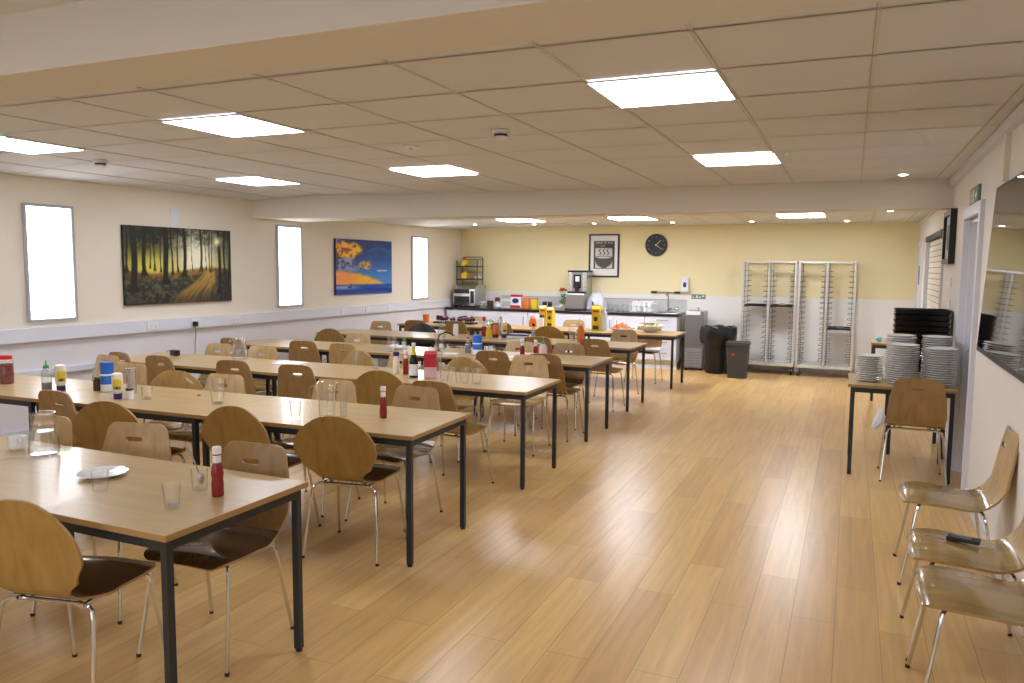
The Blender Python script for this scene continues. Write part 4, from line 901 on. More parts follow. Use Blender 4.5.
# ------------------------------------------------------------------ kitchen counter
CX0, CX1, CY, CZ = -6.80, -2.567, 12.66, .87
xu = [CX0, -6.255, -5.19, -4.15, -3.10, CX1]
def unit(x0, x1, label, kind):
    e = thing('base_cabinet', label, 'cabinet', (x0, CY, 0), 0, 'white kitchen base cabinets'); w = x1 - x0 - .002
    b = MB(); b.box(0, w, .02, YB - CY - .01, .12, CZ); b.mi = 1; b.box(0, w, .06, .08, 0, .12); b.build('carcass', [M['cabinet_side'], M['white_paint']], e)
    def hv(p, x, z): b = MB(); b.tube([(x, 0, z), (x, -.03, z), (x, -.03, z + .16), (x, 0, z + .16)], .007, 6); b.build('handle', M['steel_grey'], p)
    def hh(p, x, z): b = MB(); b.tube([(x - .09, 0, z), (x - .09, -.03, z), (x + .09, -.03, z), (x + .09, 0, z)], .007, 6); b.build('handle', M['steel_grey'], p)
    def front(nm, a, c, z0, z1):
        b = MB(); b.box(a + .003, c - .003, 0, .019, z0 + .003, z1 - .003, bev=.002); return b.build(nm, M['cabinet'], e)
    if kind == 'drawers':
        for k in range(4): z0 = .15 + k * .18; d = front('drawer', 0, w, z0, z0 + .18); hh(d, w * .55, z0 + .12)
    elif kind == 'two':
        d = front('door', 0, w / 2, .14, CZ); hv(d, w / 2 - .06, .62); d = front('door', w / 2, w, .14, CZ); hv(d, w / 2 + .06, .62)
    elif kind == 'split':
        d = front('drawer', 0, w, .62, CZ); b = MB(); b.tube([(w * .45, 0, .72), (w * .5, -.03, .73), (w * .8, -.03, .76)], .012, 6); b.build('handle', M['black'], d); d = front('door', 0, w, .14, .62); hv(d, w - .06, .42)
    else:
        d = front('door', 0, w, .14, CZ); hv(d, (.07 if kind == 'left' else w - .07), .62)
unit(xu[0], xu[1], 'white cabinet under the toaster at the left end of the counter', 'split')
unit(xu[1], xu[2], 'white cabinet with one wide door, second from the counter left end', 'one')
unit(xu[2], xu[3], 'white cabinet below the coffee machine, middle of the counter', 'one')
unit(xu[3], xu[4], 'white two-door cabinet with handles side by side under the bag and glasses', 'two')
unit(xu[4], xu[5], 'white four-drawer cabinet at the right end of the counter', 'drawers')
b = MB(); b.box(CX0 - .005, CX1 + .02, CY - .02, YB - .016, CZ + .001, CZ + .041, bev=.004); tag(b.build('worktop', M['worktop'], None), 'long black worktop along the white kitchen cabinets', 'worktop')
WT = CZ + .0415
b = MB(); b.box(-6.0, CX1 + .02, YB - .012, YB - .001, WT, WT + .2); b.mi = 1; b.box(-6.0, CX1 + .02, YB - .014, YB - .001, WT + .2, WT + .212); tag(b.build('splashback', [M['splash'], M['steel']], None), 'low grey tiled splashback behind the black worktop', 'splashback')
# sink and tap
e = thing('sink', 'steel sink set into the right end of the worktop', 'sink', (-2.95, 12.99, WT)); b = MB(); b.box(-.36, .36, -.2, .2, 0, .006, bev=.003); b.build('drainer', M['steel'], e)
b = MB(); b.box(-.02, .3, -.15, .15, .0062, .0075); b.build('basin', M['dark_steel'], e)
e = thing('mixer_tap', 'tall chrome swan-neck tap over the sink', 'tap', (-2.84, 13.22, WT + .006)); b = MB(); b.lathe([(0, 0), (.028, 0), (.024, .05), (.014, .06), (0, .06)], 14); b.build('base', M['chrome'], e)
b = MB(); b.tube([(0, 0, .05), (0, 0, .26), (0, -.02, .31), (0, -.07, .335), (0, -.12, .315), (0, -.135, .27)], .013); b.build('spout', M['chrome'], e); b = MB(); b.tube([(.02, 0, .04), (.07, -.01, .06)], .008); b.build('lever', M['chrome'], e)
# conveyor toaster
e = thing('conveyor_toaster', 'steel conveyor toaster at the left end of the worktop', 'toaster', (-6.50, 13.02, WT)); b = MB()
b.prism([(-.24, .03), (.22, .03), (.22, .40), (-.14, .40), (-.24, .33)], 'x', -.22, .22); b.build('body', M['steel'], e)
b = MB(); b.box(-.20, .11, -.246, -.236, .25, .33); b.build('feed_slot', M['black'], e); b = MB(); b.box(-.20, .11, -.246, -.238, .05, .20); b.build('outlet_opening', M['black'], e)
b = MB(); b.prism([(-.36, .035), (-.22, .09), (-.22, .10), (-.40, .045)], 'x', -.17, .10); b.build('crumb_chute', M['steel'], e); b = MB(); b.box(.13, .20, -.246, -.236, .08, .3); b.build('control_panel', M['dark_steel'], e)
for z in (.24, .14): b = MB(); b.prism([(.165 + .016 * math.cos(a), z + .016 * math.sin(a)) for a in [2 * PI * i / 12 for i in range(12)]], 'y', -.262, -.245); b.build('knob', M['black'], e)
for x in (-.19, .19):
    for y in (-.19, .19): b = MB(); b.lathe([(0, 0), (.02, 0), (.02, .031), (0, .031)], 10, c=(x, y)); b.build('foot', M['black'], e)
e = thing('wire_bread_rack', 'dark wire rack with two shelves standing above the toaster', 'rack', (-6.56, 13.12, WT + .4012)); b = MB()
for x in (-.21, .21):
    for y in (-.1, .14): b.tube([(x, y, 0), (x, y, .50 if y > 0 else .46)], .008, 6)
b.tube([(-.21, .14, .50), (-.19, .14, .52), (.19, .14, .52), (.21, .14, .50)], .007, 6); b.build('uprights', M['dark_steel'], e)
for z in (.09, .33):
    b = MB(); b.box(-.22, .22, -.11, .15, z, z + .02); 
    for i in range(11): b.tube([(-.2 + i * .04, .145, z + .02), (-.2 + i * .04, .145, z + .15)], .003, 4)
    b.tube([(-.22, .145, z + .15), (.22, .145, z + .15)], .005, 4); b.build('wire_shelf', M['dark_steel'], e)
e2 = [(-6.64, .42 + .05, 'loaf in a yellow wrapper on the lower shelf of the wire rack', M['yellow']), (-6.64, .66 + .05 + .04, 'loaf in a yellow wrapper on the upper shelf of the wire rack', M['yellow'])]
for i, (x, z, lb, mm) in enumerate(e2):
    e = thing('bread_loaf', lb, 'bread', (x, 13.10, WT + (.4025 + .11 if i == 0 else .4025 + .35)), RD(10)); b = MB(); b.box(-.05, .05, -.09, .09, 0, .12, bev=.02); b.build('wrapper', mm, e); b = MB(); b.lathe([(0, .115), (.03, .12), (.012, .15), (.03, .17), (0, .165)], 10); b.build('twisted_end', M['red_cap'] if i else M['bread'], e)
e = thing('bread_roll', '', 'bread', (-6.2, 13.12, WT + .51)); b = MB(); b.ball((0, 0, .03), .05, sq=(1.2, 1, .6)); bpy.data.objects.remove(e); tag(b.build('bread_roll', M['bread'], None, (-6.49, 13.12, WT + .5145)), 'pale bread roll on the lower shelf of the wire rack, left one', 'bread')
b = MB(); b.ball((0, 0, .03), .05, sq=(1.3, 1, .6)); tag(b.build('bread_roll', M['cream'], None, (-6.37, 13.10, WT + .5145)), 'cream bread roll on the lower shelf of the wire rack, right one', 'bread')
# jars, tins and machine on the worktop
bottle('storage_jar', 'small pale-lidded jar right of the toaster', 'jar', -6.19, 12.92, WT, [('body', [(0, 0), (.05, 0), (.05, .09), (0, .09)], M['clear_plastic']), ('lid', [(.052, .09), (.052, .11), (0, .112)], M['white_cap'])])
bottle('storage_jar', 'brown-filled jar with a reddish lid right of the pale-lidded jar', 'jar', -6.05, 12.95, WT, [('body', [(0, 0), (.06, 0), (.06, .12), (.05, .13), (0, .13)], M['brown_sauce']), ('lid', [(.05, .13), (.055, .132), (.055, .175), (0, .18)], M['pink_label'])])
bottle('coffee_jar', 'dark jar with a maroon lid, third from the toaster', 'jar', -5.90, 12.95, WT, [('body', [(0, 0), (.055, 0), (.055, .1), (.045, .12), (0, .12)], M['clear_plastic']), ('label', [(.0556, .02), (.056, .022), (.056, .08), (.0556, .082)], M['paper']), ('lid', [(.045, .12), (.05, .122), (.05, .165), (.03, .19), (0, .19)], M['berry'])])
e = thing('storage_box', 'white printed box behind the dark jar on the worktop', 'box', (-5.735, 13.08, WT), RD(3)); b = MB(); b.box(-.13, .13, -.07, .07, 0, .16, bev=.004); b.build('box_body', M['paper'], e); b = MB(); b.box(-.1, .1, -.0715, -.0705, .03, .12); b.build('printed_panel', M['splash'], e)
e = thing('coffee_tin', 'large red tin with dark oval label left of two orange tubs', 'tin', (-5.50, 12.90, WT)); b = MB(); b.box(-.10, .10, -.06, .06, 0, .21, bev=.012); b.build('tin_body', M['paper'], e); b = MB(); b.box(-.1, .1, -.062, .062, .21, .25, bev=.008); b.build('lid', M['red_cap'], e); b = MB(); b.box(-.095, .095, -.0625, -.061, .01, .06); b.build('red_band', M['red_cap'], e)
b = MB(); b.prism([(.065 * math.cos(a), .14 + .045 * math.sin(a)) for a in [2 * PI * i / 18 for i in range(18)]], 'y', -.0625, -.061); b.build('oval_label', M['navy'], e)
for x, mm, lb in ((-5.315, M['orange'], 'orange tub with orange lid, left of the two beside the red tin'), (-5.155, M['yellow'], 'yellow-orange tub, right of the two beside the red tin')):
    bottle('snack_tub', lb, 'tub', x, 12.90, WT, [('body', [(0, 0), (.062, 0), (.068, .02), (.068, .15), (.06, .17), (0, .17)], mm), ('lid', [(.062, .17), (.066, .172), (.066, .198), (0, .2)], M['orange'])])
for x, lb in ((-5.02, 'left'), (-4.92, 'right')): bottle('storage_jar', 'dark spice jar behind the yellow cartons on the worktop, %s of two' % lb, 'jar', x, 13.05, WT, [('body', [(0, 0), (.04, 0), (.04, .1), (0, .1)], M['soy']), ('lid', [(.042, .1), (.042, .13), (0, .132)], M['dark_steel'])])
e = thing('potted_plant', 'red-flowered green plant in a pale pot left of the coffee machine', 'plant', (-4.68, 13.06, WT)); b = MB(); b.lathe([(0, 0), (.05, 0), (.065, .09), (.06, .09), (.046, .008), (0, .008)], 16); b.build('pot', M['cream'], e)
b = MB(); rr2 = random.Random(5)
for i in range(5): b.tube([(0, 0, .08), (rr2.uniform(-.03, .03), rr2.uniform(-.03, .03), .2), (rr2.uniform(-.05, .05), rr2.uniform(-.05, .05), .31)], .004, 5)
b.build('stems', M['leaf'], e)
b = MB()
for i in range(26):
    z = rr2.uniform(.1, .3); c = Vector((rr2.uniform(-.06, .06), rr2.uniform(-.06, .06), z)); s1 = Vector((rr2.uniform(-1, 1), rr2.uniform(-1, 1), rr2.uniform(-.5, .8))).normalized() * .045; s2 = s1.cross(Vector((.3, .2, 1))).normalized() * .02; b.poly([c - s1, c - s2, c + s1, c + s2])
b.build('leaves', M['leaf'], e)
b = MB()
for i in range(16):
    c = Vector((rr2.uniform(-.05, .05), rr2.uniform(-.05, .05), .34 + rr2.uniform(-.03, .03))); s1 = Vector((rr2.uniform(-1, 1), rr2.uniform(-1, 1), rr2.uniform(-.3, .5))).normalized() * .05; s2 = s1.cross(Vector((.3, .2, 1))).normalized() * .025; b.poly([c - s1, c - s2, c + s1, c + s2])
b.build('flower', M['red_cap'], e)
e = thing('fruit_bowl', 'small white bowl in front of the red-flowered plant', 'bowl', (-4.70, 12.86, WT)); b = MB(); b.lathe([(0, 0), (.04, 0), (.085, .06), (.081, .06), (.035, .008), (0, .008)], 18); b.build('bowl_body', M['china'], e)
e = thing('coffee_machine', 'tall steel and black coffee machine in the middle of the worktop', 'coffee machine', (-4.385, 13.02, WT)); b = MB(); b.box(-.17, .17, -.02, .26, 0, .66, bev=.006); b.build('housing', M['steel'], e)
b = MB(); b.box(-.18, .18, -.04, .27, .66, .69, bev=.004); b.build('top_cover', M['black'], e); b = MB(); b.box(-.165, .165, -.22, -.02, 0, .03, bev=.004); b.build('drip_tray', M['black'], e); b = MB(); b.box(-.165, .165, -.18, -.02, .03, .29, bev=.008); b.build('lower_panel', M['steel'], e)
b = MB(); b.box(-.08, .06, -.024, -.0205, .38, .62); b.build('control_panel', M['black_gloss'], e); b = MB(); b.box(-.045, .03, -.0265, -.0245, .50, .59); b.build('display', M['white_plastic'], e)
for tx0, tx1 in ((-.165, -.11), (.09, .165)): b = MB(); b.box(tx0, tx1, -.024, -.0205, .33, .655); b.build('chrome_trim', M['chrome'], e)
b = MB(); b.box(-.165, .165, -.10, -.021, .291, .325, bev=.004); b.build('cup_ledge', M['black'], e); b = MB(); b.lathe([(0, .325), (.03, .325), (.035, .40), (0, .41)], 12, c=(-.01, -.055)); b.build('spout', M['berry'], e)
e = thing('plastic_bag', 'white plastic carrier bag slumped on the worktop beside the coffee machine', 'bag', (-4.03, 13.0, WT)); b = MB(); b.sm = True; seg = 24; rings = []
for j, (w, d, z) in enumerate([(.13, .10, 0), (.17, .13, .03), (.165, .12, .12), (.14, .09, .2), (.10, .05, .27), (.08, .03, .31)]):
    rings.append([b.bm.verts.new((w * math.cos(2 * PI * i / seg) * (1 + .08 * math.sin(i * 2.3 + j)), d * math.sin(2 * PI * i / seg) * (1 + .1 * math.sin(i * 1.7 + 2 * j)), z)) for i in range(seg)])
for A, B in zip(rings, rings[1:]):
    for i in range(seg): b._f([A[i], A[(i + 1) % seg], B[(i + 1) % seg], B[i]])
b._f(rings[0][::-1]); b.build('bag_body', M['bag_white'], e); b = MB(); b.prism([(-.05, .08), (-.02, .08), (-.02, .16), (-.05, .16)], 'y', -.131, -.129); b.build('printed_mark', M['navy'], e)
b = MB()
for s in (-1, 1): b.tube([(s * .07, .0, .30), (s * .05, 0, .36), (s * .02, 0, .37), (s * .01, 0, .31)], .008, 6)
b.build('handles', M['bag_white'], e)
for k in range(8):
    tumbler(-3.79 + (k % 4) * .085, 13.12 - (k // 4) * .1, WT, 'upturned clear glass left of the cup rack, %s in the %s row' % (['leftmost', 'second from left', 'third from left', 'rightmost'][k % 4], ['rear', 'front'][k // 4]), .13, .03, .037, 0, 'clear glasses drying on the worktop', True)
e = thing('cup_rack', 'wire dishwasher rack of white cups beside the sink', 'rack', (-3.20, 12.97, WT + .0065)); b = MB()
for z in (.01, .13):
    b.tube([(-.19, -.19, z), (.19, -.19, z), (.19, .19, z), (-.19, .19, z)], .005, 6, closed=True)
for i in range(6):
    t = -.19 + i * .076
    for p in ((t, -.19), (t, .19), (-.19, t), (.19, t)): b.tube([(p[0], p[1], .01), (p[0], p[1], .13)], .003, 5)
    b.tube([(t, -.19, .01), (t, .19, .01)], .003, 5)
b.build('basket', M['white_plastic'], e)
cupm = None
for lay in (0, 1):
    for k in range(8):
        cx_, cy_ = -.135 + (k % 4) * .09, -.09 + (k // 4) * .15
        lb = 'white cup in the dishwasher rack, %s, %s of four in the %s row' % (['lower layer', 'upper layer'][lay], ['first', 'second', 'third', 'last'][k % 4], ['front', 'rear'][k // 4])
        if cupm is None:
            cupm = thing('cup', lb, 'cup', (0, 0, 0), 0, 'white cups in the dishwasher rack'); b = MB(); b.lathe([(.042, 0), (.039, 0), (.035, .07), (0, .074), (0, .08), (.026, .08), (.04, .066)][::-1] + [(.042, 0)], 16); b.build('bowl', M['china'], cupm); o = cupm
            b = MB(); b.tube([(.038, 0, .02), (.058, 0, .022), (.06, 0, .045), (.038, 0, .055)], .004, 6); b.build('handle', M['china'], cupm)
        else: o = copy_tree(cupm)
        o['label'] = lb; o.location = (-3.20 + cx_, 12.97 + cy_, WT + .0225 + lay * .0815); o.rotation_euler = (0, 0, RD(-50))
tumbler(-2.66, 13.05, WT + .0085, 'clear glass standing right of the sink tap', .11, .03, .037) 
bottle('spray_bottle', 'small clear bottle right of the sink at the worktop end', 'bottle', -2.585, 12.76, WT, [('body', [(0, 0), (.028, 0), (.028, .07), (.012, .1), (0, .1)], M['clear_plastic']), ('cap', [(.013, .1), (.013, .12), (0, .12)], M['green'])])

# ------------------------------------------------------------------ floor-standing appliance, bins
M['cooler_vent'] = mat('cooler_vent_grey', '#9a9ca6', .45)
e = thing('water_cooler', 'grey floor-standing water cooler at the right end of the counter', 'appliance', (-2.46, 12.80, 0)); b = MB(); b.box(0, .30, 0, .36, .03, .96, bev=.006); b.build('cabinet_body', M['steel_grey'], e)
b = MB(); b.box(.02, .28, -.006, -.001, .06, .36); b.build('vent_panel', M['cooler_vent'], e); b = MB(); b.box(.01, .24, -.004, .02, .90, .965, bev=.004); b.build('white_top_panel', M['white_plastic'], e)
for i in range(5): b = MB(); b.box(.04, .26, -.009, -.0062, .10 + i * .045, .115 + i * .045); b.build('vent_slat', M['steel_grey'], e)
b = MB(); b.tube([(.20, .05, .96), (.20, .05, 1.02), (.20, .02, 1.03)], .012); b.build('spout', M['chrome'], e)
for x in (.03, .27):
    for y in (.03, .33): b = MB(); b.lathe([(0, 0), (.015, 0), (.015, .031), (0, .031)], 8, c=(x, y)); b.build('foot', M['black'], e)
e = thing('waste_bin', 'round black waste bin overhung by a black liner bag', 'bin', (-1.90, 12.66, 0)); b = MB(); b.lathe([(0, 0), (.19, 0), (.22, .55), (.21, .55), (.18, .02), (0, .02)], 28); b.build('bin_body', M['black'], e)
b = MB(); seg = 40; rings = []
for j, (r, z) in enumerate([(.20, .60), (.245, .735), (.275, .74), (.288, .66), (.280, .54), (.255, .47)]):
    rings.append([b.bm.verts.new(((r + .010 * math.sin(i * 1.3 + j) * (j > 1) + .006 * math.sin(i * 2.6 + j * 2)) * math.cos(2 * PI * i / seg), (r + .010 * math.sin(i * 1.3 + j) * (j > 1) + .006 * math.sin(i * 2.6 + j * 2)) * math.sin(2 * PI * i / seg), z + .012 * math.sin(i * 1.1 + j * 1.3))) for i in range(seg)])
b.sm = True
for A, B in zip(rings, rings[1:]):
    for i in range(seg): b._f([A[i], A[(i + 1) % seg], B[(i + 1) % seg], B[i]])
b._f(rings[0][::-1]); b.build('liner_bag', M['bag_black'], e)
e = thing('waste_bin', 'dark grey waste bin with a small red sticker, in front of the black one', 'bin', (-1.535, 12.22, 0)); b = MB()
def rrect(w, d, r=.04, n=4):
    P = []
    for cx, cy, a0 in ((w - r, d - r, 0), (-w + r, d - r, 90), (-w + r, -d + r, 180), (w - r, -d + r, 270)):
        for i in range(n + 1): a = RD(a0 + 90 * i / n); P.append((cx + r * math.cos(a), cy + r * math.sin(a)))
    return P
def loft(b, sections):
    rings = [[b.bm.verts.new((x, y, z)) for x, y in rrect(w, d)] for w, d, z in sections]
    b.sm = True
    for A, B in zip(rings, rings[1:]):
        for i in range(len(A)): b._f([A[i], A[(i + 1) % len(A)], B[(i + 1) % len(A)], B[i]])
    b.sm = False; b._f(rings[0][::-1]); b._f(rings[-1])
loft(b, [(.135, .12, 0), (.16, .145, .50), (.155, .14, .50), (.13, .115, .02)]); b.build('bin_body', M['bin'], e); b = MB(); loft(b, [(.16, .145, .50), (.172, .157, .505), (.172, .157, .545), (.16, .145, .55), (.15, .135, .54)]); b.build('rim', M['bin'], e)
b = MB(); b.box(-.075, -.035, -.1475, -.1455, .35, .385); o = b.build('sticker', M['red_cap'], e); o.location = (0, .004, 0); o.rotation_euler = (0, 0, 0)
# ------------------------------------------------------------------ wheeled tray racks
def tray_rack(x, y, label, trays):
    e = thing('tray_rack', label, 'tray rack', (x, y, 0), 0, 'wheeled tray racks'); W, D, H, t = .81, .46, 1.755, .024
    posts = [0, W / 2 - t / 2, W - t]
    for px in posts:
        for py in (0, D - t): b = MB(); b.box(px, px + t, py, py + t, .14, H, bev=.002); b.build('upright', M['alu'], e)
    b = MB(); b.box(0, W, 0, t, H, H + t); b.box(0, W, D - t, D, H, H + t); b.box(0, t, t, D - t, H, H + t); b.box(W - t, W, t, D - t, H, H + t); b.build('top_frame', M['alu'], e)
    b = MB(); b.box(t, W - t, 0, t, .14, .19); b.box(t, W - t, D - t, D, .14, .19); b.box(0.0, t, t, D - t, .14, .19); b.box(W - t, W, t, D - t, .14, .19); b.box(t, W - t, t, D - t, .16, .165); b.build('bottom_frame', M['alu'], e)
    for bay in (0, 1):
        for side in (0, 1):
            xx = posts[bay] + t + .006 if side == 0 else posts[bay + 1] - .006; s = 1 if side == 0 else -1; b = MB()
            for k in range(18):
                z = .25 + k * .081
                b.tube([(xx - s * .006, .01, z), (xx + s * .062, .01, z), (xx + s * .062, D - .01, z), (xx - s * .006, D - .01, z)], .0048, 4)
            for yy in (.012, D - .012): b.tube([(xx + s * .01, yy, .19), (xx + s * .01, yy, H)], .005, 5)
            b.build('runner_ladder', M['wire'], e)
    for px in (t, W - t - .02):
        for py in (.03, D - .05):
            b = MB(); b.prism([(py + .02 + .058 * math.cos(a), .058 + .058 * math.sin(a)) for a in [2 * PI * i / 16 for i in range(16)]], 'x', px, px + .025); c_ = b.build('castor_wheel', M['black'], e)
            b = MB(); b.box(px - .006, px - .001, py, py + .04, .05, .14); b.box(px + .026, px + .031, py, py + .04, .05, .14); b.box(px - .006, px + .031, py, py + .04, .128, .14); b.build('castor_fork', M['steel'], c_)
    for bay, k, lb in trays:
        b = MB(); z = .25 + k * .081 + .0056; x0 = x + posts[bay] + t + .022; x1 = x + posts[bay + 1] - .022
        b.box(x0, x1, y + .005, y + D - .02, z, z + .006); b.box(x0, x1, y + .005, y + .012, z + .006, z + .028); b.box(x0, x1, y + D - .027, y + D - .02, z + .006, z + .028); b.box(x0, x0 + .007, y + .012, y + D - .027, z + .006, z + .028); b.box(x1 - .007, x1, y + .012, y + D - .027, z + .006, z + .028)
        tag(b.build('serving_tray', M['black'], None), lb, 'tray')
tray_rack(-1.585, 12.82, 'wheeled aluminium tray rack, left of the two by the back wall', [(0, 10, 'black tray in the left bay of the left tray rack'), (1, 10, 'black tray in the right bay of the left tray rack')])
tray_rack(-.745, 12.78, 'wheeled aluminium tray rack, right of the two by the back wall', [(1, 6, 'black tray low in the right bay of the right tray rack')])
for x, y, z, lb in ((-.98, 12.95, 1.0725, 'small orange-brown cake left on the left rack tray'), (-.12, 12.95, .7485, 'small glass dish left on the low rack tray')):
    b = MB(); b.lathe([(0, 0), (.05, 0), (.055, .03), (.03, .045), (0, .045)], 12); tag(b.build('food_dish', M['bread'] if z > 1.0 else M['clear_plastic'], None, (x, y, z)), lb, 'dish')
# ------------------------------------------------------------------ stacks of plates
ORD = ['topmost', 'second from the top', 'third from the top', 'fourth from the top', 'fifth from the top', 'sixth from the top', 'seventh from the top', 'eighth from the top', 'ninth from the top', 'tenth from the top', 'eleventh from the top', 'twelfth from the top'] + ['%dth from the top' % i for i in range(13, 30)]
b = MB(); r = .115; b.lathe([(0, 0), (r * .6, 0), (r * .66, .004), (r, .016), (r * 1.005, .0185), (r * .985, .0205), (r * .66, .009), (r * .6, .006), (0, .006)], 30); pm = b.build('dinner_plate', M['plate'], None); first = True
def stack(x, y, n, nm, dz=.0178, s=1.0):
    global first
    for k in range(n):
        o = pm if first else pm.copy()
        if not first: COL.objects.link(o)
        first = False
        o.location = (x + random.uniform(-.004, .004), y + random.uniform(-.004, .004), TI + k * dz); o.scale = (s, s, 1); tag(o, 'white plate, %s in the %s stack' % (ORD[n - 1 - k], nm), 'plate', 'dinner plates stacked on the side table')
stack(.170, 7.04, 12, 'short left front', s=.93); stack(.410, 6.97, 18, 'tall middle front'); stack(.676, 6.95, 17, 'tall right front', s=1.0)
stack(.405, 7.25, 21, 'middle rear'); stack(.672, 7.24, 21, 'right rear')
# stack of black trays on the far side table
for k in range(11):
    b = MB(); w, d, z0 = .225, .17, .0
    loft(b, [(w - .012, d - .012, 0), (w - .004, d - .004, .010), (w, d, .046), (w + .004, d + .004, .047), (w + .004, d + .004, .050), (w - .008, d - .008, .044), (w - .016, d - .016, .014)])
    o = b.build('plastic_tray', M['black_gloss'], None, (.603, 8.02, TI + k * .0512)); tag(o, 'black plastic tray, %s in the pile behind the plates' % ORD[10 - k], 'tray', 'black trays piled behind the plates')
b = MB()
for i in range(6): b.ball((random.uniform(-.03, .03), random.uniform(-.04, .04), .02 + i * .006), .03, sq=(1.1, 1.1, .6))
tag(b.build('cleaning_cloth', M['blue_cloth'], None, (.345, 10.98, TI)), 'crumpled blue cleaning cloth beside the black trays', 'cloth')
e = MB()
P = [(-.01, 0, .0), (-.005, -.01, -.05), (-.02, -.02, -.10), (-.055, -.03, -.15)]
e.tube(P, [.012, .035, .045, .02], 8); tag(e.build('hanging_rag', M['grey_cloth'], None, (.262, 6.60, .585)), 'pale rag hanging beside the lone chair before the plate table', 'cloth')
b = MB(); b.box(-.065, .065, -.035, .035, 0, .012, bev=.004); 
o = thing('handset', 'black slim handset lying on the middle seat by the right wall', 'handset', (.505, 3.86, .4675), RD(-14)); ob = b.build('case', M['black'], o); ob.scale = (1.0, .8, 1.3)
b = MB(); b.box(-.05, .03, -.02, .02, .0158, .0166); b.build('screen', M['black_gloss'], o)
# ------------------------------------------------------------------ right wall: television, picture, exit sign, trunking
e = thing('television', 'large black flat television hung on the right wall', 'television', (RW(5.66) - .056, 5.66, 1.155), AR); e.rotation_euler = (-.052, 0, AR); b = MB(); W, H = 1.78, 1.01
b.box(0, W, -.022, .0, 0, H, bev=.004); b.build('casing', M['black'], e); b = MB(); b.box(.014, W - .014, -.0235, -.0222, .03, H - .014); b.build('screen', M['screen'], e)
e = thing('framed_picture', 'thick dark framed picture on the right wall beyond the door', 'picture', onR(8.78, 1.715), AR); b = MB(); W, H, f = .66, .50, .05
b.box(0, W, -.055, 0, 0, f); b.box(0, W, -.055, 0, H - f, H); b.box(0, f, -.055, 0, f, H - f); b.box(W - f, W, -.055, 0, f, H - f); b.build('frame', M['black'], e); b = MB(); b.box(f, W - f, -.03, -.004, f, H - f); b.build('mount', M['grey_frame'], e); b = MB(); b.box(f + .12, W - f - .12, -.032, -.0305, f + .08, H - f - .08); b.build('print', M['poster_dark'], e)
e = thing('exit_sign', 'green fire exit sign on the right wall over the door', 'sign', onR(7.07, 2.142), AR); b = MB(); b.box(0, .48, -.02, 0, 0, .14, bev=.003); b.build('panel', M['green_sign'], e)
b = MB(); y0, y1 = -.0215, -.0203; b.prism([(.30, .06), (.36, .06), (.36, .035), (.42, .07), (.36, .105), (.36, .08), (.30, .08)], 'y', y0, y1); b.build('arrow', M['white_cap'], e)
b = MB(); b.prism([(.115 + .012 * math.cos(a), .113 + .012 * math.sin(a)) for a in [2 * PI * i / 10 for i in range(10)]], 'y', y0, y1); b.prism([(.09, .1), (.12, .1), (.15, .08), (.145, .073), (.12, .085), (.115, .06), (.14, .04), (.135, .02), (.125, .02), (.125, .035), (.095, .055), (.07, .03), (.05, .03), (.05, .04), (.065, .042), (.088, .068), (.095, .085), (.08, .08), (.07, .065), (.063, .07), (.075, .09)], 'y', y0, y1); b.build('running_figure', M['white_cap'], e)
b = MB(); b.box(.19, .25, y0, y1, .02, .12); b.build('doorway_mark', M['white_cap'], e)
b = MB(); b.box(0, .05, -.03, 0, 0, .36); tag(b.build('cable_trunking', M['wall'], None, onR(5.45, 2.18), AR), 'cream cable trunking running from the television up to the ceiling', 'trunking')
b = MB(); b.box(0, .085, -.012, 0, 0, .085, bev=.002); tag(b.build('light_switch', M['white_plastic'], None, onR(8.35, 1.30), AR), 'white switch plate on the right wall below the dark picture', 'switch')
b = MB(); b.box(0, .085, -.012, 0, 0, .085, bev=.002); tag(b.build('light_switch', M['white_plastic'], None, onR(8.35, 1.50), AR), 'upper white switch plate on the right wall nearest the dark picture', 'switch')
# ------------------------------------------------------------------ sockets on the trunking
def socket(y, label):
    e = thing('wall_socket', label, 'socket', (LW(y) + .0555, y, .934), AL, 'double sockets on the dado trunking'); b = MB(); b.box(-.073, .073, -.011, 0, 0, .086, bev=.003); b.build('plate', M['white_gloss'], e)
    for x in (-.035, .035):
        b = MB(); b.box(x - .008, x + .008, -.015, -.0112, .055, .072); b.build('rocker_switch', M['white_plastic'], e)
        b = MB(); b.box(x - .003, x + .003, -.0118, -.0112, .035, .045); b.box(x - .012, x - .006, -.0118, -.0112, .02, .024); b.box(x + .006, x + .012, -.0118, -.0112, .02, .024); b.build('pin_holes', M['black'], e)
for y, lb in ((6.25, 'white double socket on the trunking below the forest picture, left one'), (6.85, 'white double socket with a black plug in it, below the forest picture'), (7.47, 'white double socket on the trunking right of the forest picture'), (9.61, 'white double socket below the left edge of the sunset picture'), (10.24, 'white double socket below the middle of the sunset picture'), (10.84, 'white double socket below the right edge of the sunset picture')): socket(y, lb)
e = thing('power_plug', 'black plug with a cable hanging down to the adapter by the left wall', 'plug', (LW(6.81) + .071, 6.81, .966), AL); b = MB(); b.box(-.025, .025, -.042, -.0005, -.028, .028, bev=.006); b.build('plug_body', M['black'], e)
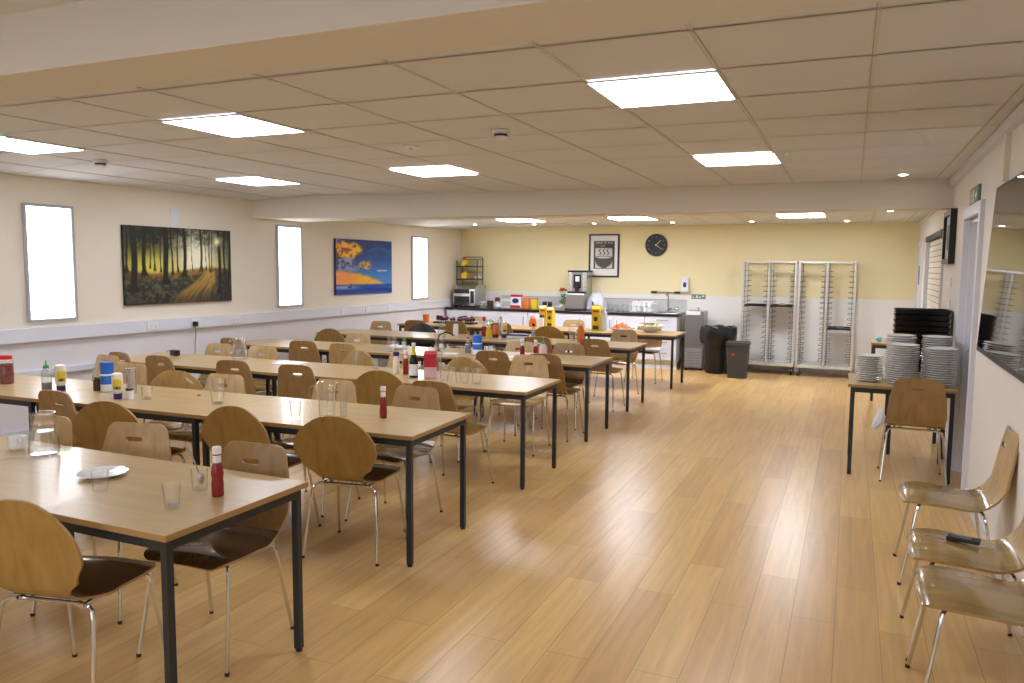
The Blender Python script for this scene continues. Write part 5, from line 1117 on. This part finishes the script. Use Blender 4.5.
b = MB(); P = bez([(0, -.02, -.028), (-.01, -.035, -.1), (-.03, -.04, -.22), (-.10, -.10, -.36), (-.2, -.14, -.5), (-.45, -.18, -.42), (-.70, -.35, -.24), (-.84, -.62, -.215), (-.95, -.72, -.20)], 6); b.tube([tuple(p) for p in P], .004, 6); b.build('cable', M['black'], e)

# unseen glowing window and panels added behind the camera to light the near end
e = struct(bpy.data.objects.new('window_4', None)); COL.objects.link(e); e.location = (-5.6, YF, .75)
b = MB(); b.box(-.06, 5.06, 0, .03, -.06, 0); b.box(-.06, 5.06, 0, .03, 1.45, 1.51); b.box(-.06, 0, 0, .03, 0, 1.45); b.box(5, 5.06, 0, .03, 0, 1.45); struct(b.build('window_frame', M['grey_frame'], e)); b = MB(); b.box(0, 5, .002, .012, 0, 1.45); struct(b.build('window_pane', M['fill_glow'], e))
for i, x in enumerate((-5.4, -2.8, -1.18)): ceiling_panel(x, -.6, 2.428, 'unseen ceiling panel added as fill behind the camera, %s of three' % ['leftmost', 'middle', 'rightmost'][i])

# ------------------------------------------------------------------ camera
cam = bpy.data.cameras.new('camera'); co = bpy.data.objects.new('camera', cam); COL.objects.link(co); scene.camera = co
F, YAW, PIT, ROLL = 780.073, -0.408627, -0.0952783, 0.00839935
cy, sy, cp, sp = math.cos(YAW), math.sin(YAW), math.cos(PIT), math.sin(PIT)
f = Vector((sy * cp, cy * cp, sp)); r = Vector((cy, -sy, 0)); u = r.cross(f); c, s = math.cos(ROLL), math.sin(ROLL)
r, u = c * r + s * u, -s * r + c * u
m = Matrix((r, u, -f)).transposed().to_4x4(); m.translation = Vector((0, 0, 1.6536)); co.matrix_world = m
cam.sensor_width = 36; cam.sensor_fit = 'HORIZONTAL'; cam.lens = F * 36 / 1024; cam.clip_start = .05
# dim warm ambient
w = bpy.data.worlds.new('world'); scene.world = w; w.use_nodes = True
w.node_tree.nodes['Background'].inputs['Color'].default_value = (.05, .05, .05, 1)
scene.view_settings.view_transform = 'Standard'; scene.view_settings.look = 'None'; scene.view_settings.exposure = 0.10
scene.cycles.use_denoising = True; scene.cycles.max_bounces = 10; scene.cycles.transparent_max_bounces = 24; scene.cycles.sample_clamp_indirect = 6
